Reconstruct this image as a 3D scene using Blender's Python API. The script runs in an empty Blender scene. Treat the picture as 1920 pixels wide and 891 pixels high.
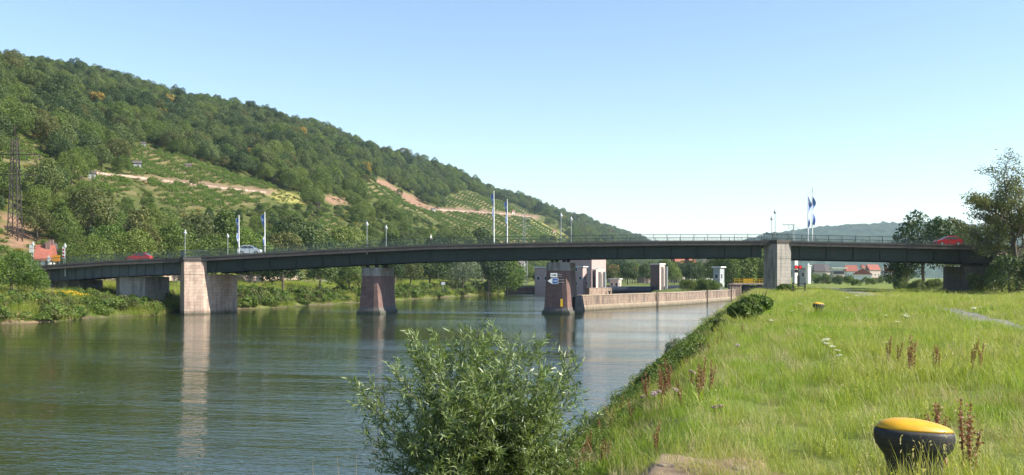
import bpy, math, random
import numpy as np
from mathutils import Vector, Euler, Matrix
R = math.radians
sc = bpy.context.scene
col = sc.collection
CAM = 5.5
F = 1900.0
HZ = 520.0
# ---------------------------------------------------------------- camera
cam = bpy.data.cameras.new('camera'); camo = bpy.data.objects.new('camera', cam); col.objects.link(camo)
cam.sensor_width = 36; cam.lens = 36*F/1920; cam.shift_y = (HZ-445.5)/1920
cam.clip_start = .2; cam.clip_end = 20000
camo.location = (0, 0, CAM); camo.rotation_euler = (R(90), 0, 0); sc.camera = camo
# ---------------------------------------------------------------- light
SUN_HEAD, SUN_EL = 101, 38
w = bpy.data.worlds.new('World'); sc.world = w; w.use_nodes = True
nt = w.node_tree; nt.nodes.clear()
sky = nt.nodes.new('ShaderNodeTexSky'); sky.sky_type = 'NISHITA'; sky.sun_disc = False
sky.sun_elevation = R(SUN_EL); sky.sun_rotation = R(SUN_HEAD)
sky.altitude = 200; sky.air_density = 1.0; sky.dust_density = .0; sky.ozone_density = 1.4
bg = nt.nodes.new('ShaderNodeBackground'); bg.inputs[1].default_value = .112
wo = nt.nodes.new('ShaderNodeOutputWorld')
nt.links.new(sky.outputs[0], bg.inputs[0]); nt.links.new(bg.outputs[0], wo.inputs[0])
sd = Vector((math.sin(R(SUN_HEAD))*math.cos(R(SUN_EL)), math.cos(R(SUN_HEAD))*math.cos(R(SUN_EL)), math.sin(R(SUN_EL))))
sl = bpy.data.lights.new('sun', 'SUN'); sl.energy = 5.0; sl.angle = R(.55); sl.color = (1, .92, .79)
so = bpy.data.objects.new('sun', sl); col.objects.link(so); so.rotation_euler = sd.to_track_quat('Z', 'Y').to_euler(); so.location = (60, -40, 60)
sc.view_settings.view_transform = 'Standard'; sc.view_settings.look = 'None'; sc.view_settings.exposure = .95
sc.cycles.max_bounces = 6; sc.cycles.diffuse_bounces = 3; sc.cycles.glossy_bounces = 3
sc.cycles.transmission_bounces = 3; sc.cycles.transparent_max_bounces = 6; sc.cycles.volume_bounces = 0
sc.cycles.use_denoising = True
try: sc.cycles.denoiser = 'OPENIMAGEDENOISE'
except Exception: pass
sc.cycles.sample_clamp_indirect = 4
rng = np.random.default_rng(7); random.seed(7)

# ---------------------------------------------------------------- helpers
def P(px, py, Y): return Vector(((px-960)/F*Y, Y, CAM+(HZ-py)/F*Y))
def tag(o, label=None, cat=None, group=None, kind=None):
    if label: o['label'] = label
    if cat: o['category'] = cat
    if group: o['group'] = group
    if kind: o['kind'] = kind
    return o
def thing(name, label, cat, loc=(0, 0, 0), rz=0, group=None):
    o = bpy.data.objects.new(name, None); col.objects.link(o); o.empty_display_size = .3
    o.location = loc; o.rotation_euler = (0, 0, rz)
    return tag(o, label, cat, group)
def copy_tree(o, parent=None):
    c = o.copy(); col.objects.link(c); c.parent = parent
    for ch in o.children: copy_tree(ch, c)
    return c
class MB:
    def __init__(s): s.v = []; s.f = []; s.m = []; s.t = []; s.mi = 0
    def add(s, vs, fs, tint=None):
        b = len(s.v); s.v += [tuple(p) for p in vs]
        for f in fs: s.f.append(tuple(b+i for i in f)); s.m.append(s.mi)
        s.t += [.5 if tint is None else tint]*len(vs)
    def box(s, c, d, rz=0, ry=0, rx=0):
        M = Euler((rx, ry, rz)).to_matrix(); c = Vector(c)
        vs = [c+M@Vector((x*d[0]/2, y*d[1]/2, z*d[2]/2)) for z in (-1, 1) for x, y in ((-1, -1), (1, -1), (1, 1), (-1, 1))]
        s.add(vs, [(3, 2, 1, 0), (4, 5, 6, 7), (0, 1, 5, 4), (1, 2, 6, 5), (2, 3, 7, 6), (3, 0, 4, 7)])
    def prism(s, poly, z0, z1, top=None):
        n = len(poly); top = top or poly
        vs = [(p[0], p[1], z0) for p in poly]+[(p[0], p[1], z1) for p in top]
        s.add(vs, [tuple(range(n-1, -1, -1)), tuple(range(n, 2*n))]+[(i, (i+1) % n, n+(i+1) % n, n+i) for i in range(n)])
    def tube(s, pts, rad, n=6, tint=None):
        pts = [Vector(p) for p in pts]; k = len(pts)
        rad = rad if isinstance(rad, (list, tuple)) else [rad]*k
        vs = []; 
        for i, p in enumerate(pts):
            d = (pts[min(i+1, k-1)]-pts[max(i-1, 0)])
            d = d.normalized() if d.length > 1e-6 else Vector((0, 0, 1))
            a = d.orthogonal().normalized(); b = d.cross(a)
            for j in range(n):
                t = 2*math.pi*j/n; vs.append(p+a*math.cos(t)*rad[i]+b*math.sin(t)*rad[i])
        fs = [(i*n+j, i*n+(j+1) % n, (i+1)*n+(j+1) % n, (i+1)*n+j) for i in range(k-1) for j in range(n)]
        fs += [tuple(range(n-1, -1, -1)), tuple((k-1)*n+j for j in range(n))]
        s.add(vs, fs, tint)
    def lathe(s, prof, n=24, c=(0, 0, 0), sx=1, sy=1):
        vs = [(c[0]+r*sx*math.cos(2*math.pi*j/n), c[1]+r*sy*math.sin(2*math.pi*j/n), c[2]+z) for r, z in prof for j in range(n)]
        k = len(prof)
        fs = [(i*n+j, i*n+(j+1) % n, (i+1)*n+(j+1) % n, (i+1)*n+j) for i in range(k-1) for j in range(n)]
        fs += [tuple(range(n-1, -1, -1)), tuple((k-1)*n+j for j in range(n))]
        s.add(vs, fs)
    def build(s, name, mats, parent=None, smooth=False, label=None):
        me = bpy.data.meshes.new(name); me.from_pydata(s.v, [], s.f)
        mats = mats if isinstance(mats, (list, tuple)) else [mats]
        for m in mats: me.materials.append(m)
        if len(mats) > 1: me.polygons.foreach_set('material_index', s.m)
        a = me.attributes.new('tint', 'FLOAT', 'POINT'); a.data.foreach_set('value', s.t)
        if smooth: me.polygons.foreach_set('use_smooth', [True]*len(s.f))
        me.update()
        o = bpy.data.objects.new(name, me); col.objects.link(o)
        if parent: o.parent = parent
        if label: o['label'] = label
        return o
def np_mesh(name, v, f, mat, parent=None, tint=None, colattr=None, smooth=False):
    me = bpy.data.meshes.new(name); v = np.asarray(v, np.float32); f = np.asarray(f, np.int32); k = f.shape[1]
    me.vertices.add(len(v)); me.vertices.foreach_set('co', v.ravel())
    me.loops.add(f.size); me.loops.foreach_set('vertex_index', f.ravel())
    me.polygons.add(len(f)); me.polygons.foreach_set('loop_start', np.arange(0, f.size, k, dtype=np.int32))
    try: me.polygons.foreach_set('loop_total', np.full(len(f), k, np.int32))
    except Exception: pass
    if mat: me.materials.append(mat)
    if tint is not None:
        a = me.attributes.new('tint', 'FLOAT', 'POINT'); a.data.foreach_set('value', np.asarray(tint, np.float32))
    if colattr is not None:
        a = me.attributes.new('gcol', 'FLOAT_COLOR', 'POINT')
        c4 = np.ones((len(v), 4), np.float32); c4[:, :3] = colattr; a.data.foreach_set('color', c4.ravel())
    me.update(calc_edges=True); me.validate()
    if smooth: me.polygons.foreach_set('use_smooth', [True]*len(me.polygons))
    o = bpy.data.objects.new(name, me); col.objects.link(o)
    if parent: o.parent = parent
    return o

# ---------------------------------------------------------------- materials
def newmat(name):
    m = bpy.data.materials.new(name); m.use_nodes = True; t = m.node_tree
    return m, t, t.nodes['Principled BSDF'], t.nodes['Material Output']
def nd(t, k, **kw):
    n = t.nodes.new(k)
    for a, b in kw.items(): setattr(n, a, b)
    return n
def ramp(t, fac, stops):
    r = nd(t, 'ShaderNodeValToRGB'); e = r.color_ramp.elements
    while len(e) > 1: e.remove(e[0])
    e[0].position = stops[0][0]; e[0].color = (*stops[0][1], 1)
    for p, c in stops[1:]:
        x = e.new(p); x.color = (*c, 1)
    t.links.new(fac, r.inputs[0]); return r.outputs[0]
def math_(t, op, a, b=None, c=None):
    n = nd(t, 'ShaderNodeMath', operation=op)
    for i, x in enumerate((a, b, c)):
        if x is None: continue
        if isinstance(x, (int, float)): n.inputs[i].default_value = x
        else: t.links.new(x, n.inputs[i])
    return n.outputs[0]
def mix(t, f, a, b, mode='MIX'):
    n = nd(t, 'ShaderNodeMix', data_type='RGBA', blend_type=mode)
    for i, x in ((0, f), (6, a), (7, b)):
        if isinstance(x, (int, float)): n.inputs[i].default_value = x
        elif isinstance(x, tuple): n.inputs[i].default_value = (*x, 1)
        else: t.links.new(x, n.inputs[i])
    return n.outputs[2]
def noise(t, scale, vec=None, detail=3, rough=.55, w=None):
    n = nd(t, 'ShaderNodeTexNoise'); n.inputs['Scale'].default_value = scale
    n.inputs['Detail'].default_value = detail; n.inputs['Roughness'].default_value = rough
    if vec is not None: t.links.new(vec, n.inputs['Vector'])
    return n.outputs['Fac']
def pos(t): return nd(t, 'ShaderNodeNewGeometry').outputs['Position']
def scaled(t, vec, s):
    n = nd(t, 'ShaderNodeVectorMath', operation='MULTIPLY'); t.links.new(vec, n.inputs[0]); n.inputs[1].default_value = s
    return n.outputs[0]
def bump(t, h, s, d, p):
    b = nd(t, 'ShaderNodeBump'); b.inputs['Strength'].default_value = s; b.inputs['Distance'].default_value = d
    t.links.new(h, b.inputs['Height']); t.links.new(b.outputs[0], p.inputs['Normal']); return b
def plain(name, c, rough=.6, metal=0, var=.12, scale=3, bmp=0, spec=None):
    """a painted or cast surface: colour broken up by noise, faint bump"""
    m, t, p, o = newmat(name)
    n = noise(t, scale, pos(t), 4)
    k = ramp(t, n, [(.3, tuple(x*(1-var) for x in c)), (.7, tuple(min(1, x*(1+var)) for x in c))])
    t.links.new(k, p.inputs['Base Color']); p.inputs['Roughness'].default_value = rough; p.inputs['Metallic'].default_value = metal
    if spec is not None: p.inputs['Specular IOR Level'].default_value = spec
    if bmp: bump(t, noise(t, scale*4, pos(t), 4), bmp, .05, p)
    return m
def leafmat(name, stops, trans=.3, rand=.5, wnoise=0, wstops=None, rough=.55, spec=.3):
    """foliage: colour from the plant's own random number and each leaf's tint"""
    m, t, p, o = newmat(name)
    at = nd(t, 'ShaderNodeAttribute', attribute_name='tint').outputs['Fac']
    rn = nd(t, 'ShaderNodeObjectInfo').outputs['Random']
    f = math_(t, 'ADD', math_(t, 'MULTIPLY', rn, rand), math_(t, 'MULTIPLY', at, 1-rand))
    c = ramp(t, f, stops)
    if wnoise:
        n = noise(t, wnoise, pos(t), 3)
        c = mix(t, ramp(t, n, [(.42, (0, 0, 0)), (.62, (1, 1, 1))]), c, ramp(t, f, wstops))
    t.links.new(c, p.inputs['Base Color']); p.inputs['Roughness'].default_value = rough
    p.inputs['Specular IOR Level'].default_value = spec
    tr = nd(t, 'ShaderNodeBsdfTranslucent'); t.links.new(mix(t, 1.0, c, (1.25, 1.3, .6), 'MULTIPLY'), tr.inputs[0])
    ms = nd(t, 'ShaderNodeMixShader'); ms.inputs[0].default_value = trans
    t.links.new(p.outputs[0], ms.inputs[1]); t.links.new(tr.outputs[0], ms.inputs[2]); t.links.new(ms.outputs[0], o.inputs[0])
    return m
def masonry(name, c1, c2, bw=1.0, bh=.4, stain=.5, mortar=.7, rough=.85):
    """coursed stone or shuttered concrete with weather streaks"""
    m, t, p, o = newmat(name)
    ps = pos(t)
    sx = nd(t, 'ShaderNodeSeparateXYZ'); t.links.new(ps, sx.inputs[0])
    cb = nd(t, 'ShaderNodeCombineXYZ')
    t.links.new(math_(t, 'ADD', math_(t, 'MULTIPLY', sx.outputs[0], .8), math_(t, 'MULTIPLY', sx.outputs[1], .6)), cb.inputs[0])
    t.links.new(sx.outputs[2], cb.inputs[1])
    b = nd(t, 'ShaderNodeTexBrick'); t.links.new(cb.outputs[0], b.inputs[0]); b.inputs['Scale'].default_value = 1
    b.inputs['Brick Width'].default_value = bw; b.inputs['Row Height'].default_value = bh; b.inputs['Mortar Size'].default_value = .025
    b.inputs['Color1'].default_value = (*c1, 1); b.inputs['Color2'].default_value = (*c2, 1)
    b.inputs['Mortar'].default_value = (*[x*mortar for x in c1], 1)
    c = mix(t, .35, b.outputs[0], ramp(t, noise(t, .9, ps, 5), [(.3, tuple(x*.6 for x in c1)), (.7, tuple(min(1, x*1.3) for x in c2))]))
    st = noise(t, 1, scaled(t, ps, (1.6, 1.6, .22)), 5, .65)
    c = mix(t, ramp(t, st, [(.48, (0, 0, 0)), (.68, (stain,)*3)]), c, (.055, .05, .045))
    wl_ = math_(t, 'ADD', sx.outputs[2], math_(t, 'MULTIPLY', noise(t, 2.5, ps, 3), .7))   # algae and damp along the waterline
    mr = nd(t, 'ShaderNodeMapRange'); t.links.new(wl_, mr.inputs[0])
    for i_, x_ in ((1, .45), (2, 1.05), (3, .8), (4, 0)): mr.inputs[i_].default_value = x_
    c = mix(t, mr.outputs[0], c, (.05, .055, .03))
    sp = noise(t, 3.2, ps, 5, .7); c = mix(t, ramp(t, sp, [(.56, (0, 0, 0)), (.68, (.5,)*3)]), c, tuple(x*.45 for x in c1))
    t.links.new(c, p.inputs['Base Color']); p.inputs['Roughness'].default_value = rough
    bump(t, math_(t, 'ADD', noise(t, 6, ps, 4), math_(t, 'MULTIPLY', b.outputs['Fac'], -.8)), .6, .04, p)
    return m
def steel(name, c):
    m, t, p, o = newmat(name); ps = pos(t)
    k = ramp(t, noise(t, .5, ps, 4), [(.3, tuple(x*.8 for x in c)), (.7, tuple(x*1.25 for x in c))])
    st = noise(t, 1, scaled(t, ps, (1.4, 1.4, .25)), 5, .7)
    k = mix(t, ramp(t, st, [(.5, (0, 0, 0)), (.72, (.55,)*3)]), k, (.045, .032, .022))
    st2 = noise(t, 1, scaled(t, ps, (3.5, 3.5, .18)), 4, .7)
    k = mix(t, ramp(t, st2, [(.58, (0, 0, 0)), (.75, (.22,)*3)]), k, (.10, .11, .10))
    t.links.new(k, p.inputs['Base Color']); p.inputs['Roughness'].default_value = .55; return m
M = {}
M['green_steel'] = steel('green_steel', (.009, .026, .020))
M['grey_steel'] = steel('grey_steel', (.075, .095, .105))
M['deck_concrete'] = masonry('deck_concrete', (.075, .066, .06), (.09, .082, .074), 2.5, .6, .6)
M['asphalt'] = plain('asphalt', (.05, .05, .05), .9, 0, .2, 2)
M['rail'] = plain('rail_steel', (.05, .075, .07), .5)
M['pink_stone'] = masonry('pink_stone', (.46, .31, .25), (.56, .44, .35), 1.1, .45, .45)
M['red_stone'] = masonry('red_stone', (.20, .115, .10), (.25, .15, .13), .9, .35, .4)
M['concrete'] = masonry('concrete', (.30, .28, .26), (.36, .33, .30), 2.4, .5, .6, .85)
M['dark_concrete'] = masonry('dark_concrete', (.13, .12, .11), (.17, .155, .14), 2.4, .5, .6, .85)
M['lock_stone'] = masonry('lock_stone', (.27, .19, .145), (.34, .26, .20), 1.3, .5, 1.0)
M['lock_base'] = masonry('lock_base', (.37, .29, .21), (.40, .33, .25), 2.4, .6, .35)
M['white'] = plain('white_paint', (.78, .78, .76), .45, 0, .04)
M['render_pink'] = plain('pink_render', (.47, .33, .30), .85, 0, .08, .6)
M['render_white'] = plain('white_render', (.76, .73, .68), .85, 0, .06, .6)
M['render_cream'] = plain('cream_render', (.62, .50, .42), .85, 0, .06, .6)
M['render_grey'] = plain('grey_render', (.33, .35, .36), .85, 0, .06, .6)
M['roof_red'] = plain('red_tiles', (.32, .105, .07), .8, 0, .25, 2)
M['roof_dark'] = plain('dark_roof', (.10, .085, .085), .8, 0, .25, 2)
M['glass'] = plain('window_glass', (.05, .06, .075), .12, 0, .1)
M['black'] = plain('black_rubber', (.02, .02, .02), .7)
M['dark_metal'] = plain('dark_metal', (.025, .03, .045), .4, 0, .2, 1)
M['galv'] = plain('galvanised_steel', (.42, .44, .44), .45, .3, .1)
M['rust_steel'] = plain('weathered_lattice_steel', (.06, .048, .042), .7, 0, .2)
M['silver_car'] = plain('silver_car_paint', (.62, .66, .70), .25, .4, .02)
M['red_car'] = plain('red_car_paint', (.40, .010, .016), .25, 0, .02)
M['white_car'] = plain('white_car_paint', (.75, .75, .75), .25, 0, .02)
M['blue_car'] = plain('blue_car_paint', (.05, .10, .28), .25, 0, .02)
M['yellow'] = plain('yellow_paint', (.80, .50, .02), .4, 0, .08, 5)
M['signyellow'] = plain('orange_sign_paint', (.85, .34, .03), .5, 0, .03)
M['blue'] = plain('sign_blue', (.03, .12, .36), .5, 0, .03)
M['flag_blue'] = plain('flag_blue_cloth', (.10, .19, .52), .8, 0, .1)
M['flag_white'] = plain('flag_white_cloth', (.62, .68, .80), .8, 0, .04)
M['skin'] = plain('skin', (.55, .36, .27), .6)
M['bark'] = plain('bark', (.12, .095, .07), .9, 0, .3, 6, .5)
M['stone'] = plain('dry_stone', (.25, .19, .14), .9, 0, .25, 4, .5)
M['soilpink'] = plain('sandy_soil', (.25, .175, .12), .95, 0, .25, 1.5, .5)
M['teal'] = plain('teal_paint', (.25, .50, .45), .5)
def lampmat():
    m, t, p, o = newmat('lit_red_signal'); p.inputs['Base Color'].default_value = (.5, .01, .01, 1)
    p.inputs['Emission Color'].default_value = (1, .03, .03, 1); p.inputs['Emission Strength'].default_value = 1.2
    return m
M['redlamp'] = lampmat()
G = lambda a, b, c: (a, b, c)
M['leaf_forest'] = leafmat('forest_leaves', [(0, G(.044, .074, .024)), (.35, G(.070, .112, .032)), (.7, G(.108, .150, .042)), (.93, G(.155, .185, .05)), (1, G(.20, .18, .05))], .22, .62)
M['leaf_bright'] = leafmat('bright_leaves', [(0, G(.07, .115, .024)), (.5, G(.115, .17, .034)), (1, G(.19, .225, .05))], .28, .5)
M['leaf_dark'] = leafmat('dark_leaves', [(0, G(.022, .045, .014)), (.6, G(.04, .075, .018)), (1, G(.08, .11, .03))], .22, .4)
M['leaf_olive'] = leafmat('olive_leaves', [(0, G(.06, .075, .025)), (.5, G(.10, .12, .035)), (1, G(.19, .18, .06))], .28, .4)
M['leaf_chest'] = leafmat('chestnut_leaves', [(0, G(.07, .095, .03)), (.5, G(.12, .15, .05)), (1, G(.24, .23, .09))], .35, .2)
M['leaf_silver'] = leafmat('silver_leaves', [(0, G(.09, .12, .07)), (.5, G(.15, .19, .11)), (1, G(.24, .28, .18))], .25, .3)
M['leaf_willow'] = leafmat('willow_leaves', [(0, G(.09, .14, .035)), (.5, G(.17, .235, .07)), (.82, G(.28, .35, .16)), (1, G(.55, .6, .42))], .3, .1, rough=.38, spec=.5)
M['leaf_vine'] = leafmat('vine_leaves', [(0, G(.07, .12, .02)), (.5, G(.11, .18, .03)), (1, G(.19, .25, .05))], .3, .5)
M['leaf_autumn'] = leafmat('yellowing_leaves', [(0, G(.20, .15, .03)), (1, G(.38, .27, .05))], .28, .4)
M['grass'] = leafmat('meadow_grass', [(0, G(.125, .21, .020)), (.4, G(.21, .315, .032)), (.75, G(.31, .37, .06)), (1, G(.52, .46, .22))], .4, .35,
                     .2, [(0, G(.19, .23, .04)), (.4, G(.31, .345, .07)), (.75, G(.43, .41, .13)), (1, G(.56, .47, .26))], rough=.5)
M['straw'] = leafmat('dry_straw', [(0, G(.30, .24, .10)), (1, G(.55, .46, .27))], .3, .3)
M['rustplant'] = leafmat('rusty_seed_heads', [(0, G(.16, .05, .02)), (.5, G(.24, .105, .055)), (1, G(.40, .24, .14))], .2, .3)
M['umbel'] = leafmat('white_umbels', [(0, G(.62, .62, .52)), (1, G(.85, .85, .8))], .3, .3)
M['thistle'] = leafmat('pale_thistle_heads', [(0, G(.42, .28, .34)), (1, G(.65, .55, .55))], .3, .3)
M['goldflower'] = leafmat('golden_flowers', [(0, G(.6, .38, .02)), (1, G(.8, .55, .03))], .3, .3)
def groundmat(name, fine=9, var=.35, b=.6):
    m, t, p, o = newmat(name); ps = pos(t)
    c = nd(t, 'ShaderNodeAttribute', attribute_name='gcol').outputs['Color']
    n = noise(t, .35, ps, 6, .6); n2 = noise(t, fine, ps, 4, .7)
    f = math_(t, 'ADD', math_(t, 'MULTIPLY', n, .5), math_(t, 'MULTIPLY', n2, .5))
    k = ramp(t, f, [(.3, (1-var,)*3), (.7, (1+var, 1+var*.9, 1+var*.8))])
    t.links.new(mix(t, 1.0, c, k, 'MULTIPLY'), p.inputs['Base Color'])
    p.inputs['Roughness'].default_value = .95; p.inputs['Specular IOR Level'].default_value = .1
    bump(t, n2, b, .12, p); return m
M['ground'] = groundmat('ground_soil_and_turf')
M['hill'] = groundmat('hill_turf', 1.2, .35, .8)
def watermat():
    m, t, p, o = newmat('river_water'); ps = pos(t)
    p.inputs['Base Color'].default_value = (.024, .036, .010, 1); p.inputs['Roughness'].default_value = .03
    p.inputs['IOR'].default_value = 1.333; p.inputs['Specular IOR Level'].default_value = .5
    dist = nd(t, 'ShaderNodeVectorMath', operation='LENGTH'); t.links.new(ps, dist.inputs[0]); d = dist.outputs['Value']
    # ripples run across the river; patches of calm and of wind
    rot = nd(t, 'ShaderNodeMapping'); rot.inputs['Rotation'].default_value = (0, 0, R(12)); t.links.new(ps, rot.inputs['Vector'])
    q = rot.outputs[0]
    a = noise(t, 1, scaled(t, q, (.75, 1.9, 1)), 3, .5)
    b = noise(t, 1, scaled(t, q, (2.6, 6.0, 1)), 2, .5)
    c = noise(t, 1, scaled(t, q, (.10, .28, 1)), 2, .5)
    patch = noise(t, 1, scaled(t, q, (.012, .06, 1)), 4, .6)
    pf = nd(t, 'ShaderNodeMapRange'); t.links.new(patch, pf.inputs[0])
    for i, x in ((1, .40), (2, .66), (3, .30), (4, 1.05)): pf.inputs[i].default_value = x
    h = math_(t, 'ADD', math_(t, 'ADD', math_(t, 'MULTIPLY', a, .058), math_(t, 'MULTIPLY', b, .03)), math_(t, 'MULTIPLY', c, .10))
    h = math_(t, 'MULTIPLY', h, pf.outputs[0])
    bp = bump(t, h, 1.0, 1.0, p)
    return m
M['water'] = watermat()

# ---------------------------------------------------------------- terrain
def sm(x):
    x = np.clip(x, 0, 1); return x*x*(3-2*x)
def wav(X, Y, L, s):
    a = s*1.7; return np.sin(X*6.283/L*math.cos(a)+Y*6.283/L*math.sin(a)+s*2.3)*np.cos(Y*6.283/(L*1.37)*math.cos(a+.9)-X*6.283/(L*1.2)*math.sin(a)+s)
def embank(X, Y, x0, x1, y0, y1, top, slope):
    dx = np.maximum(np.maximum(x0-X, X-x1), 0); dy = np.maximum(np.maximum(y0-Y, Y-y1), 0)
    return top-np.hypot(dx, dy)*slope
def right_edge(Y): return -6.2+6.5*sm((Y-150)/35)
PROF_A = np.array([-9e3, 86, 88.2, 92, 100, 116, 135, 165, 196, 201, 226, 231, 300, 380, 440, 470, 520, 700, 1500, 9e3])
PROF_Z = np.array([-2, -2, -.1, 1.6, 2.6, 4.6, 5.5, 20, 35.5, 36.5, 49.5, 51, 88, 124, 144, 149, 149, 138, 145, 145])
DIPY = [300, 600, 700, 800, 900, 1100, 1500, 2000, 3000]; DIPZ = [29.1, 23.3, 10.5, -3.2, 5.2, -3.3, 4.3, 5.0, 7.8]
def H(X, Y):
    X = np.asarray(X, float); Y = np.asarray(Y, float)
    w = X-.25*Y; a = -w
    we = right_edge(Y)
    e = w-we
    r = np.minimum(e*.74, 3.9)
    r = np.where(e < 0, np.maximum(e*.6, -2), r)
    r = r - .10*sm((e-4.4)/.9)*0
    mead = sm((e-5)/2)*(.07*wav(X, Y, 9, 1)+.10*wav(X, Y, 23, 2)) - .55*sm((Y-55)/80)*sm((e-3)/5) - .25*sm((w-14)/14)
    r = r+np.where(e > 5, mead, 0)
    r = np.maximum(r, np.where(e > 0, embank(X, Y, 80.5, 400, 151.5, 163, 9.9, .55), -9))
    l = np.interp(a+2.2*wav(X, Y, 34, 3)*sm((a-84)/6), PROF_A, PROF_Z)
    hs = sm((a-150)/150)
    l = l+hs*(7*wav(X, Y, 260, 4)+4*wav(X, Y, 120, 5)) - sm((140-Y*0-0*Y)/1)*0
    l = l-sm((a-250)/200)*np.interp(Y, DIPY, DIPZ)
    l = l+8*sm((a-430)/150)*wav(X, Y, 900, 6)
    l = np.maximum(l, np.where(a > 80, embank(X, Y, -400, -72, 153, 162, 6.4, 1.3), -9))
    h = np.maximum(r, l)
    up = np.where((Y > 342) & (a > -20) & (a < 100), np.minimum((Y-342)*1.5-2, 2.7), -9)
    isl = np.where((Y > 246) & (a > 6.8) & (a < 30), 2.2, -9)
    return np.maximum(h, np.maximum(up, isl))
def seg(*a):
    out = []
    for (x0, x1, n) in a: out += list(np.linspace(x0, x1, n, endpoint=False))
    return np.array(out+[a[-1][1]])
wl = seg((-2600, -900, 18), (-900, -520, 16), (-520, -130, 112), (-130, -84, 34), (-84, -12, 14), (-12, 6, 60), (6, 40, 34), (40, 130, 36), (130, 900, 22), (900, 5000, 12))
Yl = seg((-40, 0, 14), (0, 30, 75), (30, 80, 60), (80, 250, 74), (250, 700, 92), (700, 1600, 90), (1600, 3600, 60), (3600, 6200, 12))
YY, WW = np.meshgrid(Yl, wl, indexing='ij'); XX = WW+.25*YY
ZZ = H(XX, YY)
def topx(X, Y, Z): return 960+F*X/np.maximum(Y, 1), HZ-(Z-CAM)*F/np.maximum(Y, 1)
def inpoly(px, py, poly):
    ins = np.zeros(px.shape, bool); n = len(poly)
    for i in range(n):
        x0, y0 = poly[i]; x1, y1 = poly[(i+1) % n]
        c = ((y0 > py) != (y1 > py)) & (px < (x1-x0)*(py-y0)/((y1-y0) if y1 != y0 else 1e-9)+x0)
        ins ^= c
    return ins
# cleared ground on the hill (traced from the photograph, then laid on the slope)
VINE = [[(231, 288), (277, 272), (323, 290), (395, 312), (449, 331), (520, 352), (503, 361), (395, 349), (251, 330), (237, 312)],
        [(169, 331), (230, 331), (258, 364), (190, 366)], [(266, 337), (309, 340), (485, 362), (495, 380), (395, 392), (323, 392)],
        [(683, 337), (733, 357), (800, 393), (890, 398), (983, 402), (1070, 453), (917, 457), (890, 430), (840, 425), (790, 400), (700, 372)],
        [(840, 372), (877, 360), (987, 395), (1000, 405), (900, 392), (833, 388)],
        [(600, 400), (663, 440), (663, 470), (600, 470)], [(0, 262), (61, 266), (108, 295), (40, 306), (0, 308)],
        [(560, 430), (600, 440), (590, 480), (540, 470)]]
SOIL = [[(687, 335), (717, 337), (760, 360), (800, 385), (833, 393), (803, 397), (767, 382), (733, 355)],
        [(0, 385), (60, 420), (80, 470), (0, 470)], [(610, 366), (648, 372), (640, 386), (606, 380)], [(277, 272), (300, 283), (270, 283)],
        [(655, 505), (760, 560), (700, 575)]]
MEADOWH = [[(520, 352), (570, 376), (550, 386), (505, 372)], [(985, 400), (1075, 450), (1020, 455)]]
TERR = [[(125, 318), (230, 327), (400, 344), (515, 358), (510, 366), (395, 354), (251, 336), (125, 326)], [(800, 388), (900, 394), (1010, 404), (1012, 411), (900, 401), (800, 396)], [(0, 303), (50, 305), (125, 318), (125, 324), (50, 312), (0, 311)]]
def anyin(px, py, polys):
    r = np.zeros(np.shape(px), bool)
    for p in polys: r |= inpoly(px, py, p)
    return r
px, py = topx(XX, YY, ZZ)
A = -WW
gc = np.zeros(XX.shape+(3,)); 
gc[:] = (.135, .165, .05)                                   # turf
meadow = (WW > right_edge(YY)+3.5)
gc[meadow] = (.165, .205, .05)
fld = sm((WW-9)/6)*sm(((wav(XX, YY, 31, 7)+wav(XX, YY, 13, 8)*.6)+.25)/.6)*(YY < 150)
gc = gc*(1-fld[..., None]*.8)+np.array((.30, .235, .11))*fld[..., None]*.8
gc[(ZZ < .22)] = (.13, .11, .07)
gc[ZZ < -.2] = (.06, .06, .03)
hill = A > 140
gc[hill] = (.085, .10, .03)
for polys, c in ((VINE, (.17, .15, .07)), (MEADOWH, (.26, .25, .08)), (SOIL, (.26, .165, .11)), (TERR, (.22, .155, .11))):
    mk = anyin(px, py, polys) & (A > 120); gc[mk] = c
# sandy scars near the left bank
for (cx, cy, rx, ry) in ((40, 590, 45, 12), (60, 575, 20, 14), (220, 540, 90, 9)):
    mk = (((px-cx)/rx)**2+((py-cy)/ry)**2 < 1) & (A > 86) & (YY < 260); gc[mk] = (.42, .30, .20)
nY, nW = XX.shape
idx = np.arange(nY*nW).reshape(nY, nW)
q = np.stack([idx[:-1, :-1], idx[:-1, 1:], idx[1:, 1:], idx[1:, :-1]], -1).reshape(-1, 4)
V = np.stack([XX, YY, ZZ], -1).reshape(-1, 3); C = gc.reshape(-1, 3)
wc = ((WW[:-1, :-1]+WW[1:, 1:])/2).ravel()
def sub(name, mask, mat):
    f = q[mask]; u, inv = np.unique(f, return_inverse=True)
    o = np_mesh(name, V[u], inv.reshape(f.shape), mat, colattr=C[u], smooth=True); o['kind'] = 'structure'; return o
sub('ground', wc > -50, M['ground'])
sub('hillside', wc <= -50, M['hill'])
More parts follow.
